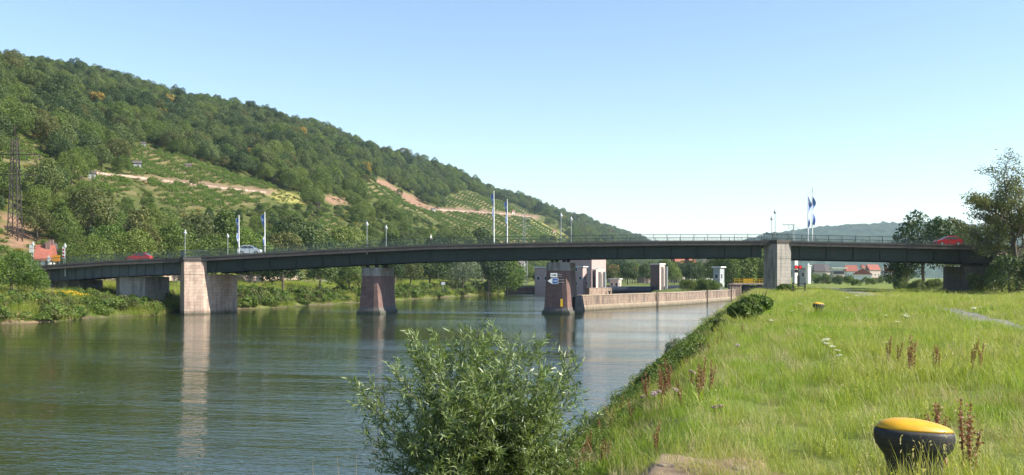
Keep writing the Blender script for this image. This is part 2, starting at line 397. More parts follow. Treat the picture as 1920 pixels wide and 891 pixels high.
# far wooded hill range closing the valley
def far_hill():
    xs = np.linspace(-1500, 5200, 420); ts = np.linspace(0, 1, 46)
    Xg, Tg = np.meshgrid(xs, ts, indexing='ij')
    sk = np.interp(960+F*xs/4300, [300, 1300, 1390, 1440, 1500, 1560, 1620, 1700, 1800, 1920, 2400], [500, 480, 450, 437, 430, 424, 422, 421, 424, 428, 440])
    Hs = (HZ-sk)/F*4300
    n = rng.normal(0, 1, Xg.shape)
    Yg = 3350+950*Tg+60*np.sin(Xg/300)
    Zg = CAM-3+Hs[:, None]*np.sin(Tg*math.pi/2)**1.05+n*4.0*(Tg > .1)+10*np.sin(Xg/170+Tg*5)*Tg*(1-Tg)*4
    ii = np.arange(Xg.size).reshape(Xg.shape)
    f = np.stack([ii[:-1, :-1], ii[1:, :-1], ii[1:, 1:], ii[:-1, 1:]], -1).reshape(-1, 4)
    cc = np.zeros((Xg.size, 3)); cc[:] = (.045, .075, .03); cc *= (1+.35*rng.normal(0, 1, (Xg.size, 1)).clip(-1.5, 1.5))
    o = np_mesh('distant_hill', np.stack([Xg, Yg, Zg], -1).reshape(-1, 3), f, M['hill'], colattr=cc.clip(.01, 1)); o['kind'] = 'structure'
far_hill()
b = MB(); b.add([(-900, -60, 0), (900, -60, 0), (900, 420, 0), (-900, 420, 0)], [(0, 1, 2, 3)]); o = b.build('river_water', M['water']); o['kind'] = 'structure'
# towpath
def ribbon(name, pts, wd_, mat, lift=.012, kind='structure'):
    pts = [Vector((x, y, 0)) for x, y in pts]; fine = []
    for i in range(len(pts)-1):
        p0 = pts[max(i-1, 0)]; p1 = pts[i]; p2 = pts[i+1]; p3 = pts[min(i+2, len(pts)-1)]
        for k in range(14):
            t = k/14; fine.append(.5*((2*p1)+(p2-p0)*t+(2*p0-5*p1+4*p2-p3)*t*t+(3*p1-p0-3*p2+p3)*t**3))
    fine.append(pts[-1]); m = 7; v = []
    for i, p in enumerate(fine):
        d = (fine[min(i+1, len(fine)-1)]-fine[max(i-1, 0)]).normalized(); n = Vector((d.y, -d.x, 0))
        wd = wd_(p.y) if callable(wd_) else wd_
        for j in range(m): v.append(p+n*wd*(j/(m-1)-.5+random.uniform(-.02, .02)*(j in (0, m-1))))
    v = np.array(v); v[:, 2] = H(v[:, 0], v[:, 1])+lift
    f = [(i*m+j, i*m+j+1, (i+1)*m+j+1, (i+1)*m+j) for i in range(len(fine)-1) for j in range(m-1)]
    o = np_mesh(name, v, f, mat, smooth=True); o['kind'] = kind
    return [(p.x, p.y) for p in fine]
M['path'] = plain('worn_asphalt_path', (.20, .19, .175), .9, 0, .3, 1.5)
path = ribbon('towpath', [(15.8, 8), (15.3, 22), (16.2, 31.7), (20.3, 48), (28, 75), (37, 104), (50, 150), (64, 205)], lambda y: 1.2 if y < 50 else min(2.9, 1.2+(y-50)*.04), M['path'], .02)
pathn = np.array(path)

# ================================================================ bridge
TY = 150.2; YB = 163.2
DT = [(60, 500), (88, 498), (200, 490), (345, 484), (450, 478), (600, 470), (700, 465), (800, 460.5), (960, 457), (1100, 455), (1250, 453), (1430, 452.5), (1600, 456), (1750, 459), (1900, 463)]
DX = np.array([(a-960)/F*TY for a, b in DT]); DZ = np.array([CAM+(HZ-b)/F*TY for a, b in DT])
def zd(x): return float(np.interp(x, DX, DZ))
XA, XL, XR, XE = -68.9, -47.5, 39.5, 71.5
NU = 96
bridge = thing('road_bridge', 'long low road bridge on stone piers crossing the whole river', 'bridge', (0, 157, 0)); BO = Vector((0, 157, 0))
def bpart(mb, name, mat, **k):
    mb.v = [(x-BO.x, y-BO.y, z-BO.z) for x, y, z in mb.v]; return mb.build(name, mat, bridge, **k)
def sweep(mb, x0, x1, yz, n=None):
    """yz: section corners (y, dz below deck) swept along the deck curve"""
    n = n or max(2, int((x1-x0)/1.5)); k = len(yz); vs = []
    for i in range(n+1):
        x = x0+(x1-x0)*i/n
        for y, dz in yz: vs.append((x, y, zd(x)+dz))
    fs = [(i*k+j, (i+1)*k+j, (i+1)*k+(j+1) % k, i*k+(j+1) % k) for i in range(n) for j in range(k)]
    fs += [tuple(range(k)), tuple(n*k+j for j in range(k-1, -1, -1))]
    mb.add(vs, fs)
XW, XZ = -71, 76
m = MB(); sweep(m, XW, XZ, [(TY+.2, -.02), (TY+.2, -.34), (YB-.2, -.34), (YB-.2, -.02)]); bpart(m, 'deck', M['asphalt'])
m = MB(); sweep(m, XW, XZ, [(TY, .0), (TY, -.60), (TY+.45, -.60), (TY+.45, 0)])
sweep(m, XW, XZ, [(YB-.45, 0), (YB-.45, -.6), (YB, -.6), (YB, 0)])
sweep(m, XW, XZ, [(TY-.05, .1), (TY-.05, -.12), (TY-.003, -.12), (TY-.003, .1)]); bpart(m, 'edge_beam', M['deck_concrete'])
m = MB(); sweep(m, XW, XZ, [(TY+.46, .12), (TY+.46, -.01), (TY+2.0, -.01), (TY+2.0, .12)])
sweep(m, XW, XZ, [(YB-2, .12), (YB-2, -.01), (YB-.46, -.01), (YB-.46, .12)]); bpart(m, 'footway', M['deck_concrete'])
def girder(x0, x1, mat, pitch, depth):
    m = MB()
    for y in (TY+1.3, YB-1.7):
        sweep(m, x0, x1, [(y, -.35), (y, -depth), (y+.06, -depth), (y+.06, -.35)])
        sweep(m, x0, x1, [(y-.22, -depth), (y-.22, -depth-.07), (y+.28, -depth-.07), (y+.28, -depth)])
        sweep(m, x0, x1, [(y-.2, -.345), (y-.2, -.42), (y-.004, -.42), (y-.004, -.345)])
        x = x0+pitch/2
        while x < x1:
            m.box((x, y-.09, zd(x)-.42-(depth-.42)/2), (.04, .17, depth-.43)); x += pitch
    x = x0+pitch
    while x < x1-1:
        m.box((x, (TY+YB)/2-.2, zd(x)-.75), (.25, YB-TY-3.1, .8)); x += pitch*2
    return bpart(m, 'girder', mat)
girder(XW, XL-2.0, M['grey_steel'], 1.3, 2.25)
girder(XL+1.3, XR-2.2, M['green_steel'], 4.0, 2.32)
girder(XR+1.5, XE+.4, M['green_steel'], 4.0, 2.45)
def railing(y, x0, x1):
    m = MB(); sweep(m, x0, x1, [(y-.03, 1.10), (y-.03, 1.03), (y+.03, 1.03), (y+.03, 1.10)])
    sweep(m, x0, x1, [(y-.02, .2), (y-.02, .15), (y+.02, .15), (y+.02, .2)])
    x = x0
    while x <= x1:
        m.box((x, y, zd(x)+.52), (.07, .07, 1.04)); x += 2.0
    x = x0+.14
    while x <= x1:
        m.box((x, y, zd(x)+.62), (.022, .022, .86)); x += .16
    bpart(m, 'railing', M['rail'])
railing(TY+.2, XW, XZ); railing(YB-.2, XW, XZ)
UA = Vector((.25, .968)); RF = Vector((.862, .507)); LF = Vector((-.507, .862))
def nose_plan(nx, ny, fac, L, grow=0):
    """wedge-nosed plan, nose towards the viewer, axis along the river"""
    n0 = Vector((nx, ny)); r0 = n0+RF*fac; l0 = n0+LF*fac; r1 = r0+UA*L; l1 = l0+UA*L; n1 = l1+RF*fac
    P_ = [n0, r0, r1, n1, l1, l0]; c = sum(P_, Vector((0, 0)))/6
    return [tuple(p+(p-c).normalized()*grow) for p in P_]
def tower(nx, ny, z0, ztop, mat, label=None):
    pn = (nx, ny); zs = zd(nx+1)-2.5
    pl = nose_plan(*pn, 2.8, 8.3)
    m = MB(); m.prism(nose_plan(*pn, 2.8, 8.3, .12), z0, z0+1.0, pl); m.prism(pl, z0+.9, zs, nose_plan(*pn, 2.8, 8.3, -.05))
    n0 = Vector(pn); r = n0+RF*2.8; l = n0+LF*2.8
    pl2 = [tuple(n0), tuple(r), tuple(r+UA*.9), tuple(l+UA*.1)]
    m.prism(pl2, zs-.01, ztop-.35)
    c = sum((Vector(p) for p in pl2), Vector((0, 0)))/4
    o = bpart(m, 'pier', mat, label=label)
    cap = [tuple(c+(Vector(p)-c)*1.1) for p in pl2]
    m = MB(); m.prism(cap, ztop-.35, ztop); m.prism([tuple(c+(Vector(p)-c)*1.04) for p in pl2], ztop-.6, ztop-.36)
    k = m.build('cap', M['deck_concrete'], o); k.data.transform(Matrix.Translation(-BO))
    m = MB(); ring = [Vector(cap[3]), Vector(cap[0]), Vector(cap[1]), Vector(cap[2])]; ring = [c+(p-c)*.93 for p in ring]
    for a_, b_ in zip(ring[:-1], ring[1:]):
        d = (b_-a_); L = d.length; n = int(L/.16)
        for i in range(n+1):
            p = a_+d*i/n; m.box((p.x, p.y, ztop+.5), (.025, .025, 1.0)) if i % 12 else m.box((p.x, p.y, ztop+.52), (.07, .07, 1.04))
        ang = math.atan2(d.y, d.x); q_ = (a_+b_)/2
        for zz in (1.05, .15): m.box((q_.x, q_.y, ztop+zz), (L, .06, .07), ang)
    k = m.build('cap_railing', M['rail'], o); k.data.transform(Matrix.Translation(-BO))
    return o
tower(-48.2, 149.0, -1.2, CAM+(HZ-483)/F*149.2, M['pink_stone'], 'tall pink stone pier with a wedge nose standing in the river')
m = MB(); q0 = Vector((-48.2, 149))+RF*2.8+UA*6.4
m.prism([tuple(q0+RF*-.1), tuple(q0+Vector((.968, -.25))*.85), tuple(q0+Vector((.968, -.25))*.85+UA*1.9), tuple(q0+UA*1.9)], -1, zd(-45)-2.75)
bpart(m, 'pier_buttress', M['pink_stone'])
tower(39.0, 149.0, 1.0, CAM+(HZ-450)/F*149.2, M['concrete'], 'tall grey concrete pier on the grassy bank')
def river_pier(nx, ny, W, L, sl, mat, label):
    u = Vector((sl, 1)).normalized(); s = Vector((u.y, -u.x)); n = Vector((nx, ny))
    def pl(g, b=0): return [tuple(n+s*(-W*.9-g)+u*(.55-g)), tuple(n-u*g), tuple(n+s*(W*.15+g)+u*(0-g)), tuple(n+s*(W*.35+g)+u*(.3)), tuple(n+s*(W*.35+g)+u*L), tuple(n+s*(-W*.9-g)+u*L)]
    zt = CAM+(HZ-502)/F*152 if nx < 0 else CAM+(HZ-492)/F*152
    m = MB(); m.prism(pl(.42), .9, zt-1.25, pl(.1)); o = bpart(m, 'pier', mat, label=label)
    m = MB(); m.prism(pl(.85), -1.2, .45, pl(.75)); m.prism(pl(.6), .44, .95, pl(.45)); bpart(m, 'pier_footing', M['dark_concrete'])
    m = MB(); m.prism(pl(.14), zt-1.25, zt, pl(.14)); bpart(m, 'pier_cap', M['concrete'])
    for f in (.15, .75):
        for g in (-.65, .05):
            m = MB(); p = n+u*(L*f)+s*(W*g); m.box((p.x, p.y, zt+.25), (.45, .6, .5), 0); m.tube([(p.x-.3, p.y, zt+.45), (p.x+.3, p.y, zt+.45)], .14, 8); bpart(m, 'bearing', M['black'])
    m = MB(); m.box(((n+u*2).x, (n+u*2).y, zt+.42), (.5, .5, .8)); bpart(m, 'bearing', M['black'])
river_pier(-20.6, 151.6, 2.1, 9.5, .10, M['red_stone'], 'middle pier of dark red stone blocks')
river_pier(7.55, 151.6, 2.6, 9.5, .16, M['red_stone'], 'river pier of dark red stone carrying the navigation signs')
m = MB(); pl = nose_plan(-58.6, 151.9, 1.0, 6.5); n0 = Vector((-58.9, 152.2)); 
pl = [tuple(n0), tuple(n0+Vector((3.45, .9))), tuple(n0+Vector((4.9, 7.5))), tuple(n0+Vector((.8, 7.5))), tuple(n0+Vector((-.95, 1.0)))]
zt = zd(-58)-2.4; m.prism(pl, -.5, zt); bpart(m, 'land_pier', M['concrete'], label='grey concrete pier standing in the bank vegetation')
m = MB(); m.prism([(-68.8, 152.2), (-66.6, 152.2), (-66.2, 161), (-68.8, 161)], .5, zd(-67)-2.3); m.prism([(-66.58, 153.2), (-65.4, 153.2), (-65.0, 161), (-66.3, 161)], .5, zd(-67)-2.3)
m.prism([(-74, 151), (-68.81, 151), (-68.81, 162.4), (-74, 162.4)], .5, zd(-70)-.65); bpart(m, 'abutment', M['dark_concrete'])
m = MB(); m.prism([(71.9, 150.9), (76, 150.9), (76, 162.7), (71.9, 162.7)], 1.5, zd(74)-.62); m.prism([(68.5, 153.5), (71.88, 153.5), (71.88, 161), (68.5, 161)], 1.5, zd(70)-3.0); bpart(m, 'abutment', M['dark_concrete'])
# bearings and yellow gauge board on the sign pier
sg = thing('navigation_sign', 'white board with a black arrow pointing right, fixed above the blue sign', 'sign', P(1038.5, 516, 151.1))
m = MB(); m.box((0, 0, 0), (1.12, .06, .76)); m.build('frame', M['dark_metal'], sg)
m = MB(); m.box((0, -.034, 0), (1.02, .01, .62)); m.build('panel', M['white'], sg)
m = MB(); m.add([(-.36, -.046, -.055), (.10, -.046, -.055), (.10, -.046, -.17), (.40, -.046, 0), (.10, -.046, .17), (.10, -.046, .055), (-.36, -.046, .055), (-.36, -.041, -.055), (.10, -.041, -.055), (.10, -.041, -.17), (.40, -.041, 0), (.10, -.041, .17), (.10, -.041, .055), (-.36, -.041, .055)],
      [(0, 1, 2, 3, 4, 5, 6)]+[(i, (i+1) % 7+0, (i+1) % 7+7, i+7) for i in range(7)]); m.build('arrow', M['black'], sg)
m = MB(); m.box((.75, .06, .1), (.9, .05, .06)); m.box((.75, .06, -.2), (.9, .05, .06)); m.build('bracket', M['galv'], sg)
s2 = thing('distance_sign', 'blue square board with white lettering and a white triangle pointing left', 'sign', P(1041, 527, 151.0))
m = MB(); m.box((0, 0, 0), (.90, .06, .90)); m.build('frame', M['white'], s2)
m = MB(); m.box((0, -.034, 0), (.80, .01, .78)); m.build('panel', M['blue'], s2)
m = MB(); m.add([(-.46, -.03, -.45), (-.46, -.03, .45), (-1.15, -.03, 0), (-.46, .03, -.45), (-.46, .03, .45), (-1.15, .03, 0)], [(0, 2, 1), (3, 4, 5), (0, 1, 4, 3), (1, 2, 5, 4), (2, 0, 3, 5)]); m.build('pointer', M['white'], s2)
m = MB()
for i, x in enumerate((-.2, 0, .2)):
    for dx, dz, sx, sz in ((0, .1, .15, .035), (.06, 0, .035, .2), (0, 0, .12, .035), (-.06 if i else .06, -.04, .035, .12), (0, -.1, .15, .035) if i != 2 else (.06, -.1, .035, .06)):
        m.box((x+dx, -.0405, dz), (sx, .003, sz))
m.build('lettering', M['white'], s2)
m = MB(); m.box((.85, .06, .2), (.9, .05, .06)); m.box((.85, .06, -.2), (.9, .05, .06)); m.build('bracket', M['galv'], s2)
m = MB(); m.box((0, 0, 0), (.36, .05, 1.15)); 
for i in range(6): m.box((.05, -.03, -.48+i*.19), (.2, .012, .05))
o = m.build('gauge_board', M['yellow']); o.location = P(1053, 568, 150.9); tag(o, 'small yellow water gauge board on the dark foot of the sign pier', 'gauge')

# ---- lamps and flags on the deck
def lamp_proto():
    t = thing('street_lamp', '', 'street lamp')
    m = MB(); m.tube([(0, 0, 0), (0, 0, .6), (0, 0, 4.7)], [.075, .06, .04], 8); m.build('pole', M['galv'], t)
    m = MB(); m.lathe([(.02, .62), (.05, .45), (.14, .25), (.27, .06), (.27, 0)], 12, (0, 0, 4.35), 1, 1); m.build('lamp_hood', M['galv'], t)
    m = MB(); m.lathe([(.05, -.2), (.15, -.14), (.18, -.02), (.1, 0)], 12, (0, 0, 4.34)); m.build('lantern', M['white'], t)
    return t
lp = None
for px_, ty, far, lab in ((347, 430, 0, 'street lamp rising from the top of the tall pink river pier'), (427, 437, 1, 'street lamp left of the first pair of flags, on the far side of the deck'),
        (688, 414, 0, 'street lamp above the middle red stone pier, on the near railing'), (724, 421, 1, 'street lamp just right of the middle pier, on the far side of the deck'),
        (1052, 398, 0, 'taller street lamp above the pier with the signs'), (1071, 405, 1, 'shorter street lamp right of the one above the sign pier'),
        (1453.5, 391, 0, 'taller street lamp on the railing of the grey bank pier'), (1447, 404, 1, 'shorter street lamp behind the one on the grey bank pier'),
        (122, 455, 0, 'street lamp at the left end of the bridge beside the red and white sign'), (62, 452, 1, 'street lamp left of the red-roofed house')):
    Y = 162.4 if far else (149.6 if px_ in (347, 1453.5) else 150.55)
    if px_ == 62: Y = 165
    p = P(px_, ty, Y)
    if lp is None: o = lp = lamp_proto()
    else: o = copy_tree(lp)
    o.location = (p.x, p.y, p.z-4.97); tag(o, lab, 'street lamp', 'street lamps along the bridge')
def flagpole(px_, ty, Y, seed, flip, lab, h=9.0):
    p = P(px_, ty, Y); h = p.z-zd(p.x)-.1; t = thing('flagpole', lab, 'flagpole', (p.x, p.y, p.z-h), 0, 'flagpoles on the bridge')
    m = MB(); m.tube([(0, 0, 0), (0, 0, h*.5), (0, 0, h)], [.11, .085, .055], 8); m.lathe([(.02, -.08), (.09, 0), (.02, .08)], 8, (0, 0, h+.05)); m.build('pole', M['white'], t)
    r = random.Random(seed); nz, nx = 26, 8; hh = 5.2; wd = .78; fo = r.uniform(0, 6)
    m = MB(); vs = []
    for i in range(nz+1):
        f = i/nz; z = h-.25-hh*f
        for j in range(nx+1):
            g = j/nx; a = .35+1.1*math.sin(f*7+fo)
            rr = wd*g*(.42+.3*math.sin(f*5+fo*1.3))
            vs.append((flip*(rr*math.cos(a*.6)+.03+.12*g*math.sin(f*11+fo)), rr*.8*math.sin(a)+.18*g*math.sin(f*13+fo+g*3), z-.25*g*math.sin(f*4+fo)**2))
    n1 = nx+1
    for i in range(nz):
        for j in range(nx):
            m.mi = 1 if (j in (0, nx-1) or (i % 13 in (3, 4) and 2 < j < 6)) else 0
            m.add([vs[i*n1+j], vs[i*n1+j+1], vs[(i+1)*n1+j+1], vs[(i+1)*n1+j]], [(0, 1, 2, 3)])
    k = m.build('flag', [M['flag_blue'], M['flag_white']], t, smooth=False)
    md = k.modifiers.new('thickness', 'SOLIDIFY'); md.thickness = .01
for a_ in ((448, 405, 150.7, 1, -1, 'white flagpole with furled blue flag left of the silver car'), (496.5, 399, 150.7, 2, -1, 'white flagpole with light blue flag right of the silver car'),
           (926, 360, 150.7, 3, -1, 'taller of the two white flagpoles near mid river'), (951, 375, 162.2, 4, -1, 'shorter of the two white flagpoles near mid river'),
           (1523, 352, 150.7, 5, 1, 'tallest flagpole right of the grey bank pier, blue flag against the sky'), (1515, 366, 162.2, 6, 1, 'slightly lower flagpole left of the tallest one right of the grey pier')): flagpole(*a_)
# ---- cars
def car(name, lab, px_, Y, flip, paint, L=4.0, z=None, x=None, rz=0, group=None):
    x = (px_-960)/F*Y if x is None else x; z = zd(x)+.0 if z is None else z
    t = thing(name, lab, 'car', (x, Y, z), rz, group)
    k = L/4.0
    prof = [(-1.95, .35), (-1.98, .62), (-1.85, .82), (-1.05, .98), (-.35, 1.42), (.25, 1.50), (1.15, 1.44), (1.72, 1.02), (1.95, .92), (2.0, .55), (1.95, .32), (1.72, .22), (-1.75, .22)]
    prof = [(flip*a*k, b) for a, b in prof]; n = len(prof); W2 = .83
    m = MB(); vs = []
    for y, ins in ((-W2, 1), (-W2*.96, 0), (W2*.96, 0), (W2, 1)):
        for a, b in prof:
            up = max(0, b-.95); yy = y*(1-.22*up/.55) if b > .95 else y
            vs.append((a*(1-.015*ins), yy if abs(y) > 0 else y, b-(.015*ins if b > .9 else 0)))
    fs = [(i*n+j, i*n+(j+1) % n, (i+1)*n+(j+1) % n, (i+1)*n+j) for i in range(3) for j in range(n)]
    fs += [tuple(range(n)), tuple(3*n+j for j in range(n-1, -1, -1))]
    m.add(vs, fs); body = m.build('body', paint, t, smooth=False)
    bv = body.modifiers.new('soft', 'BEVEL'); bv.width = .05; bv.segments = 2; bv.limit_method = 'ANGLE'; bv.angle_limit = R(25)
    for s in (-1, 1):
        m = MB()
        for q_ in ([(-.86, 1.0), (-.30, 1.37), (.12, 1.42), (.12, 1.0)], [(.2, 1.0), (.2, 1.42), (.95, 1.38), (1.05, 1.0)], [(1.1, 1.02), (1.02, 1.36), (1.2, 1.32), (1.45, 1.05)]):
            pts = []
            for a, b in q_:
                y = s*(W2*(1-.22*max(0, b-.95)/.55)+.012); pts.append((flip*a*k, y, b))
            m.add(pts+[(a, b-s*.02, c) for a, b, c in pts], [(0, 1, 2, 3), (7, 6, 5, 4)]+[(i, (i+1) % 4, 4+(i+1) % 4, 4+i) for i in range(4)])
        m.build('side_window', M['glass'], t)
    m = MB(); m.add([(flip*k*a, y, b+.012) for a, b in ((-1.0, 1.005), (-.37, 1.415)) for y in (-.66, .66)], [(0, 1, 3, 2)])
    pts = [(flip*k*a+flip*(-.01), y, b+.012) for a, b in ((-1.0, 1.005), (-.37, 1.415)) for y in (-.66, .66)]; m.build('windscreen', M['glass'], t)
    m = MB(); m.add([(flip*k*a+flip*.015, y, b) for a, b in ((1.68, 1.07), (1.2, 1.41)) for y in (-.62, .62)], [(0, 1, 3, 2)]); m.build('rear_window', M['glass'], t)
    for a in (-1.25, 1.25):
        for s in (-1, 1):
            m = MB(); m.tube([(a*k*flip, s*.66, .31), (a*k*flip, s*.85, .31)], .31, 18); wh = m.build('wheel', M['black'], t)
            m = MB(); m.tube([(a*k*flip, s*.84, .31), (a*k*flip, s*.862, .31)], .19, 12); m.build('rim', M['galv'], wh)
    for s in (-1, 1):
        m = MB(); m.box((flip*-1.93*k, s*.6, .7), (.1, .3, .14)); m.build('headlight', M['white'], t)
        m = MB(); m.box((flip*1.975*k, s*.68, .8), (.06, .18, .2)); m.build('tail_light', M['redlamp'] if 0 else M['red_car'], t)
    return t
car('silver_car', 'silver car crossing the bridge between the two flags on the left', 469, 153.4, -1, M['silver_car'], 3.5)
car('red_car', 'bright red hatchback near the right end of the bridge', 1777, 153.4, 1, M['red_car'], 3.9)
car('red_car', 'red car low behind the railing at the left end of the bridge', 262, 160.4, 1, M['red_car'], 3.6)

# ---- people
def person(lab, loc, face, cloth, trous, hair, h=1.72, stride=.16, arm=.0):
    """one skinned body, 1.72 m tall, with a face, hair and clothes"""
    k = h/1.72
    J = {'pel': (0, 0, .93), 'wai': (0, .0, 1.08), 'che': (0, -.01, 1.30), 'nck': (0, 0, 1.45), 'hd0': (0, .01, 1.54), 'hd1': (0, .015, 1.62), 'hd2': (0, .0, 1.70)}
    Rr = {'pel': (.15, .11), 'wai': (.13, .10), 'che': (.165, .115), 'nck': (.055, .055), 'hd0': (.066, .078), 'hd1': (.078, .095), 'hd2': (.05, .06)}
    E = [('pel', 'wai'), ('wai', 'che'), ('che', 'nck'), ('nck', 'hd0'), ('hd0', 'hd1'), ('hd1', 'hd2')]
    for s, n in ((-1, 'l'), (1, 'r')):
        st = stride*s
        J.update({'hip'+n: (s*.10, 0, .86), 'kne'+n: (s*.10, st*.6+.03, .48), 'ank'+n: (s*.10, st, .09), 'toe'+n: (s*.11, st+.17, .04),
                  'sho'+n: (s*.19, 0, 1.39), 'elb'+n: (s*.24, -st*.5-.03, 1.12), 'wri'+n: (s*.25, -st*.8+.06+arm, .88+arm*.4), 'pal'+n: (s*.25, -st*.8+.09+arm, .80+arm*.5)})
        Rr.update({'hip'+n: (.09, .09), 'kne'+n: (.058, .058), 'ank'+n: (.042, .042), 'toe'+n: (.035, .03), 'sho'+n: (.058, .058), 'elb'+n: (.042, .042), 'wri'+n: (.028, .028), 'pal'+n: (.035, .02)})
        E += [('pel', 'hip'+n), ('hip'+n, 'kne'+n), ('kne'+n, 'ank'+n), ('ank'+n, 'toe'+n), ('che', 'sho'+n), ('sho'+n, 'elb'+n), ('elb'+n, 'wri'+n), ('wri'+n, 'pal'+n)]
        for i in range(4):
            a = 'f%d%s' % (i, n); J[a] = (s*.25, -st*.8+.075+arm+i*.013, .725-.008*abs(i-1.5)+arm*.5); Rr[a] = (.009, .009); E.append(('pal'+n, a))
        a = 'th'+n; J[a] = (s*.215, -st*.8+.12+arm, .775+arm*.5); Rr[a] = (.011, .011); E.append(('pal'+n, a))
    ks = list(J); me = bpy.data.meshes.new('person'); me.from_pydata([tuple(c*k for c in J[a]) for a in ks], [(ks.index(a), ks.index(b)) for a, b in E], [])
    for m_ in (M['skin'], cloth, trous, hair, M['black']): me.materials.append(m_)
    o = bpy.data.objects.new('person', me); col.objects.link(o)
    sk = o.modifiers.new('skin', 'SKIN'); sv = me.skin_vertices[0].data
    for i, a in enumerate(ks): sv[i].radius = [r*k for r in Rr[a]]
    sv[0].use_root = True
    ss = o.modifiers.new('sub', 'SUBSURF'); ss.levels = 1; ss.render_levels = 1
    dg = bpy.context.evaluated_depsgraph_get(); ev = bpy.data.meshes.new_from_object(o.evaluated_get(dg))
    o.modifiers.clear(); o.data = ev
    for m_ in (M['skin'], cloth, trous, hair, M['black']):
        if m_.name not in [x.name for x in ev.materials if x]: ev.materials.append(m_)
    for p in ev.polygons:
        c = p.center/k; p.use_smooth = True
        if c.z < .09: mi = 4
        elif c.z < .95 and abs(c.x) < .19: mi = 2
        elif c.z > 1.44: mi = 3 if (c.z > 1.665 or (c.y < -.02 and c.z > 1.52)) else 0
        elif c.z > 1.05 or abs(c.x) < .19: mi = 1
        else: mi = 0
        p.material_index = mi
    o.location = loc; o.rotation_euler = (0, 0, face)
    m = MB(); m.lathe([(.004, -.03), (.016, -.01), (.008, .03)], 6, (0, .105*k, 1.60*k)); m.build('nose', M['skin'], o)
    for s in (-1, 1):
        m = MB(); m.lathe([(.002, -.012), (.012, 0), (.002, .012)], 8, (s*.032*k, .088*k, 1.635*k)); m.build('eye', M['black'], o)
        m = MB(); m.lathe([(.004, -.03), (.016, 0), (.004, .03)], 6, (s*.083*k, 0, 1.61*k)); m.build('ear', M['skin'], o)
    m = MB(); m.box((0, .092*k, 1.565*k), (.045, .01, .01)); m.build('mouth', M['red_stone'], o)
    tag(o, lab, 'person'); return o
M['dark_cloth'] = plain('dark_cloth', (.03, .03, .04), .9); M['white_cloth'] = plain('white_cloth', (.75, .75, .75), .9)
x = (1830-960)/F*151.6; person('person in dark top and light trousers walking on the right end of the bridge', (x, 151.6, zd(x)+.12), R(90), M['dark_cloth'], M['white_cloth'], M['bark'])
x = (808-960)/F*151.4; person('person in a white top walking on the bridge right of the middle pier', (x, 151.4, zd(x)+.12), R(-90), M['white_cloth'], M['dark_cloth'], M['bark'], .0+1.66)

# ================================================================ lock wall, weir, power house
lw = thing('lock_guide_wall', 'long low sandstone guide wall running from the sign pier back to the lock', 'wall', (11.4, 165.5, 0)); WO = Vector((11.4, 165.5, 0))
wp = [(11.4, 165.5), (21.8, 182), (33.8, 201), (44, 222), (53.6, 242)]
def wsec(mb, o0, o1, z0, z1):
    vs = []
    for i, p in enumerate(wp):
        a = Vector(wp[max(i-1, 0)]); b = Vector(wp[min(i+1, len(wp)-1)]); d = (b-a).normalized(); n = Vector((d.y, -d.x))
        for o_, z in ((o0, z0), (o0, z1), (o1, z1), (o1, z0)):
            q_ = Vector(p)+n*o_; vs.append((q_.x-WO.x, q_.y-WO.y, z))
    fs = [(i*4+j, (i+1)*4+j, (i+1)*4+(j+1) % 4, i*4+(j+1) % 4) for i in range(len(wp)-1) for j in range(4)]+[(3, 2, 1, 0), tuple(len(wp)*4-4+j for j in range(4))]
    mb.add(vs, fs)
m = MB(); wsec(m, -1.6, 0, -1.5, 2.42); m.build('wall_body', M['lock_stone'], lw)
m = MB(); wsec(m, .004, .22, -1.5, .95); m.build('wall_plinth', M['lock_base'], lw)
m = MB(); wsec(m, -1.7, .08, 2.421, 2.58); m.build('coping', M['lock_base'], lw)
def walong(t):
    t *= len(wp)-1; i = min(int(t), len(wp)-2); a, b = Vector(wp[i]), Vector(wp[i+1]); d = (b-a).normalized(); return a+(b-a)*(t-i)-Vector((WO.x, WO.y)), Vector((d.y, -d.x)), math.atan2(d.y, d.x)
for tt in (.36, .69, .93):
    c, n, an = walong(tt); m = MB()
    for s in (-.28, .28):
        q_ = c+n*.26+Vector((math.cos(an), math.sin(an)))*s; m.box((q_.x, q_.y, 1.2), (.08, .1, 3.4), an)
    for i in range(11): q_ = c+n*.26; m.box((q_.x, q_.y, -.2+i*.3), (.5, .05, .05), an)
    m.build('ladder', M['black'], lw)
m = MB(); m.prism([(9.4, 153.0), (10.7, 153.2), (12.1, 165.2), (9.2, 168)], -1.2, 2.5, [(9.6, 154.0), (10.4, 154.1), (11.5, 165.2), (9.2, 168)]); m.v = [(a-WO.x, b-WO.y, c) for a, b, c in m.v]; m.build('end_block', M['dark_concrete'], lw)
m = MB(); m.prism([(13.0, 170.5), (17.5, 177.5), (16.9, 178.1), (12.4, 171.1)], 2.0, 3.7); m.v = [(a-WO.x, b-WO.y, c) for a, b, c in m.v]; m.build('parapet', M['lock_stone'], lw)
m = MB(); m.prism([(51.9, 241), (54.5, 241.4), (57, 252), (54, 253)], -1.5, 3.7); m.prism([(51.7, 240.8), (54.7, 241.2), (57.1, 252), (54, 253.2)], 3.71, 3.9); m.v = [(a-WO.x, b-WO.y, c) for a, b, c in m.v]; m.build('wall_head', M['lock_stone'], lw)
# little bollard on the wall
t_ = thing('wall_bollard', 'small dark mooring bollard on top of the guide wall near the pier', 'bollard', (16.9, 175.6, 2.58)); m = MB(); m.lathe([(.16, 0), (.13, .3), (.24, .42), (.24, .52), (.1, .56)], 12); m.build('post', M['black'], t_)
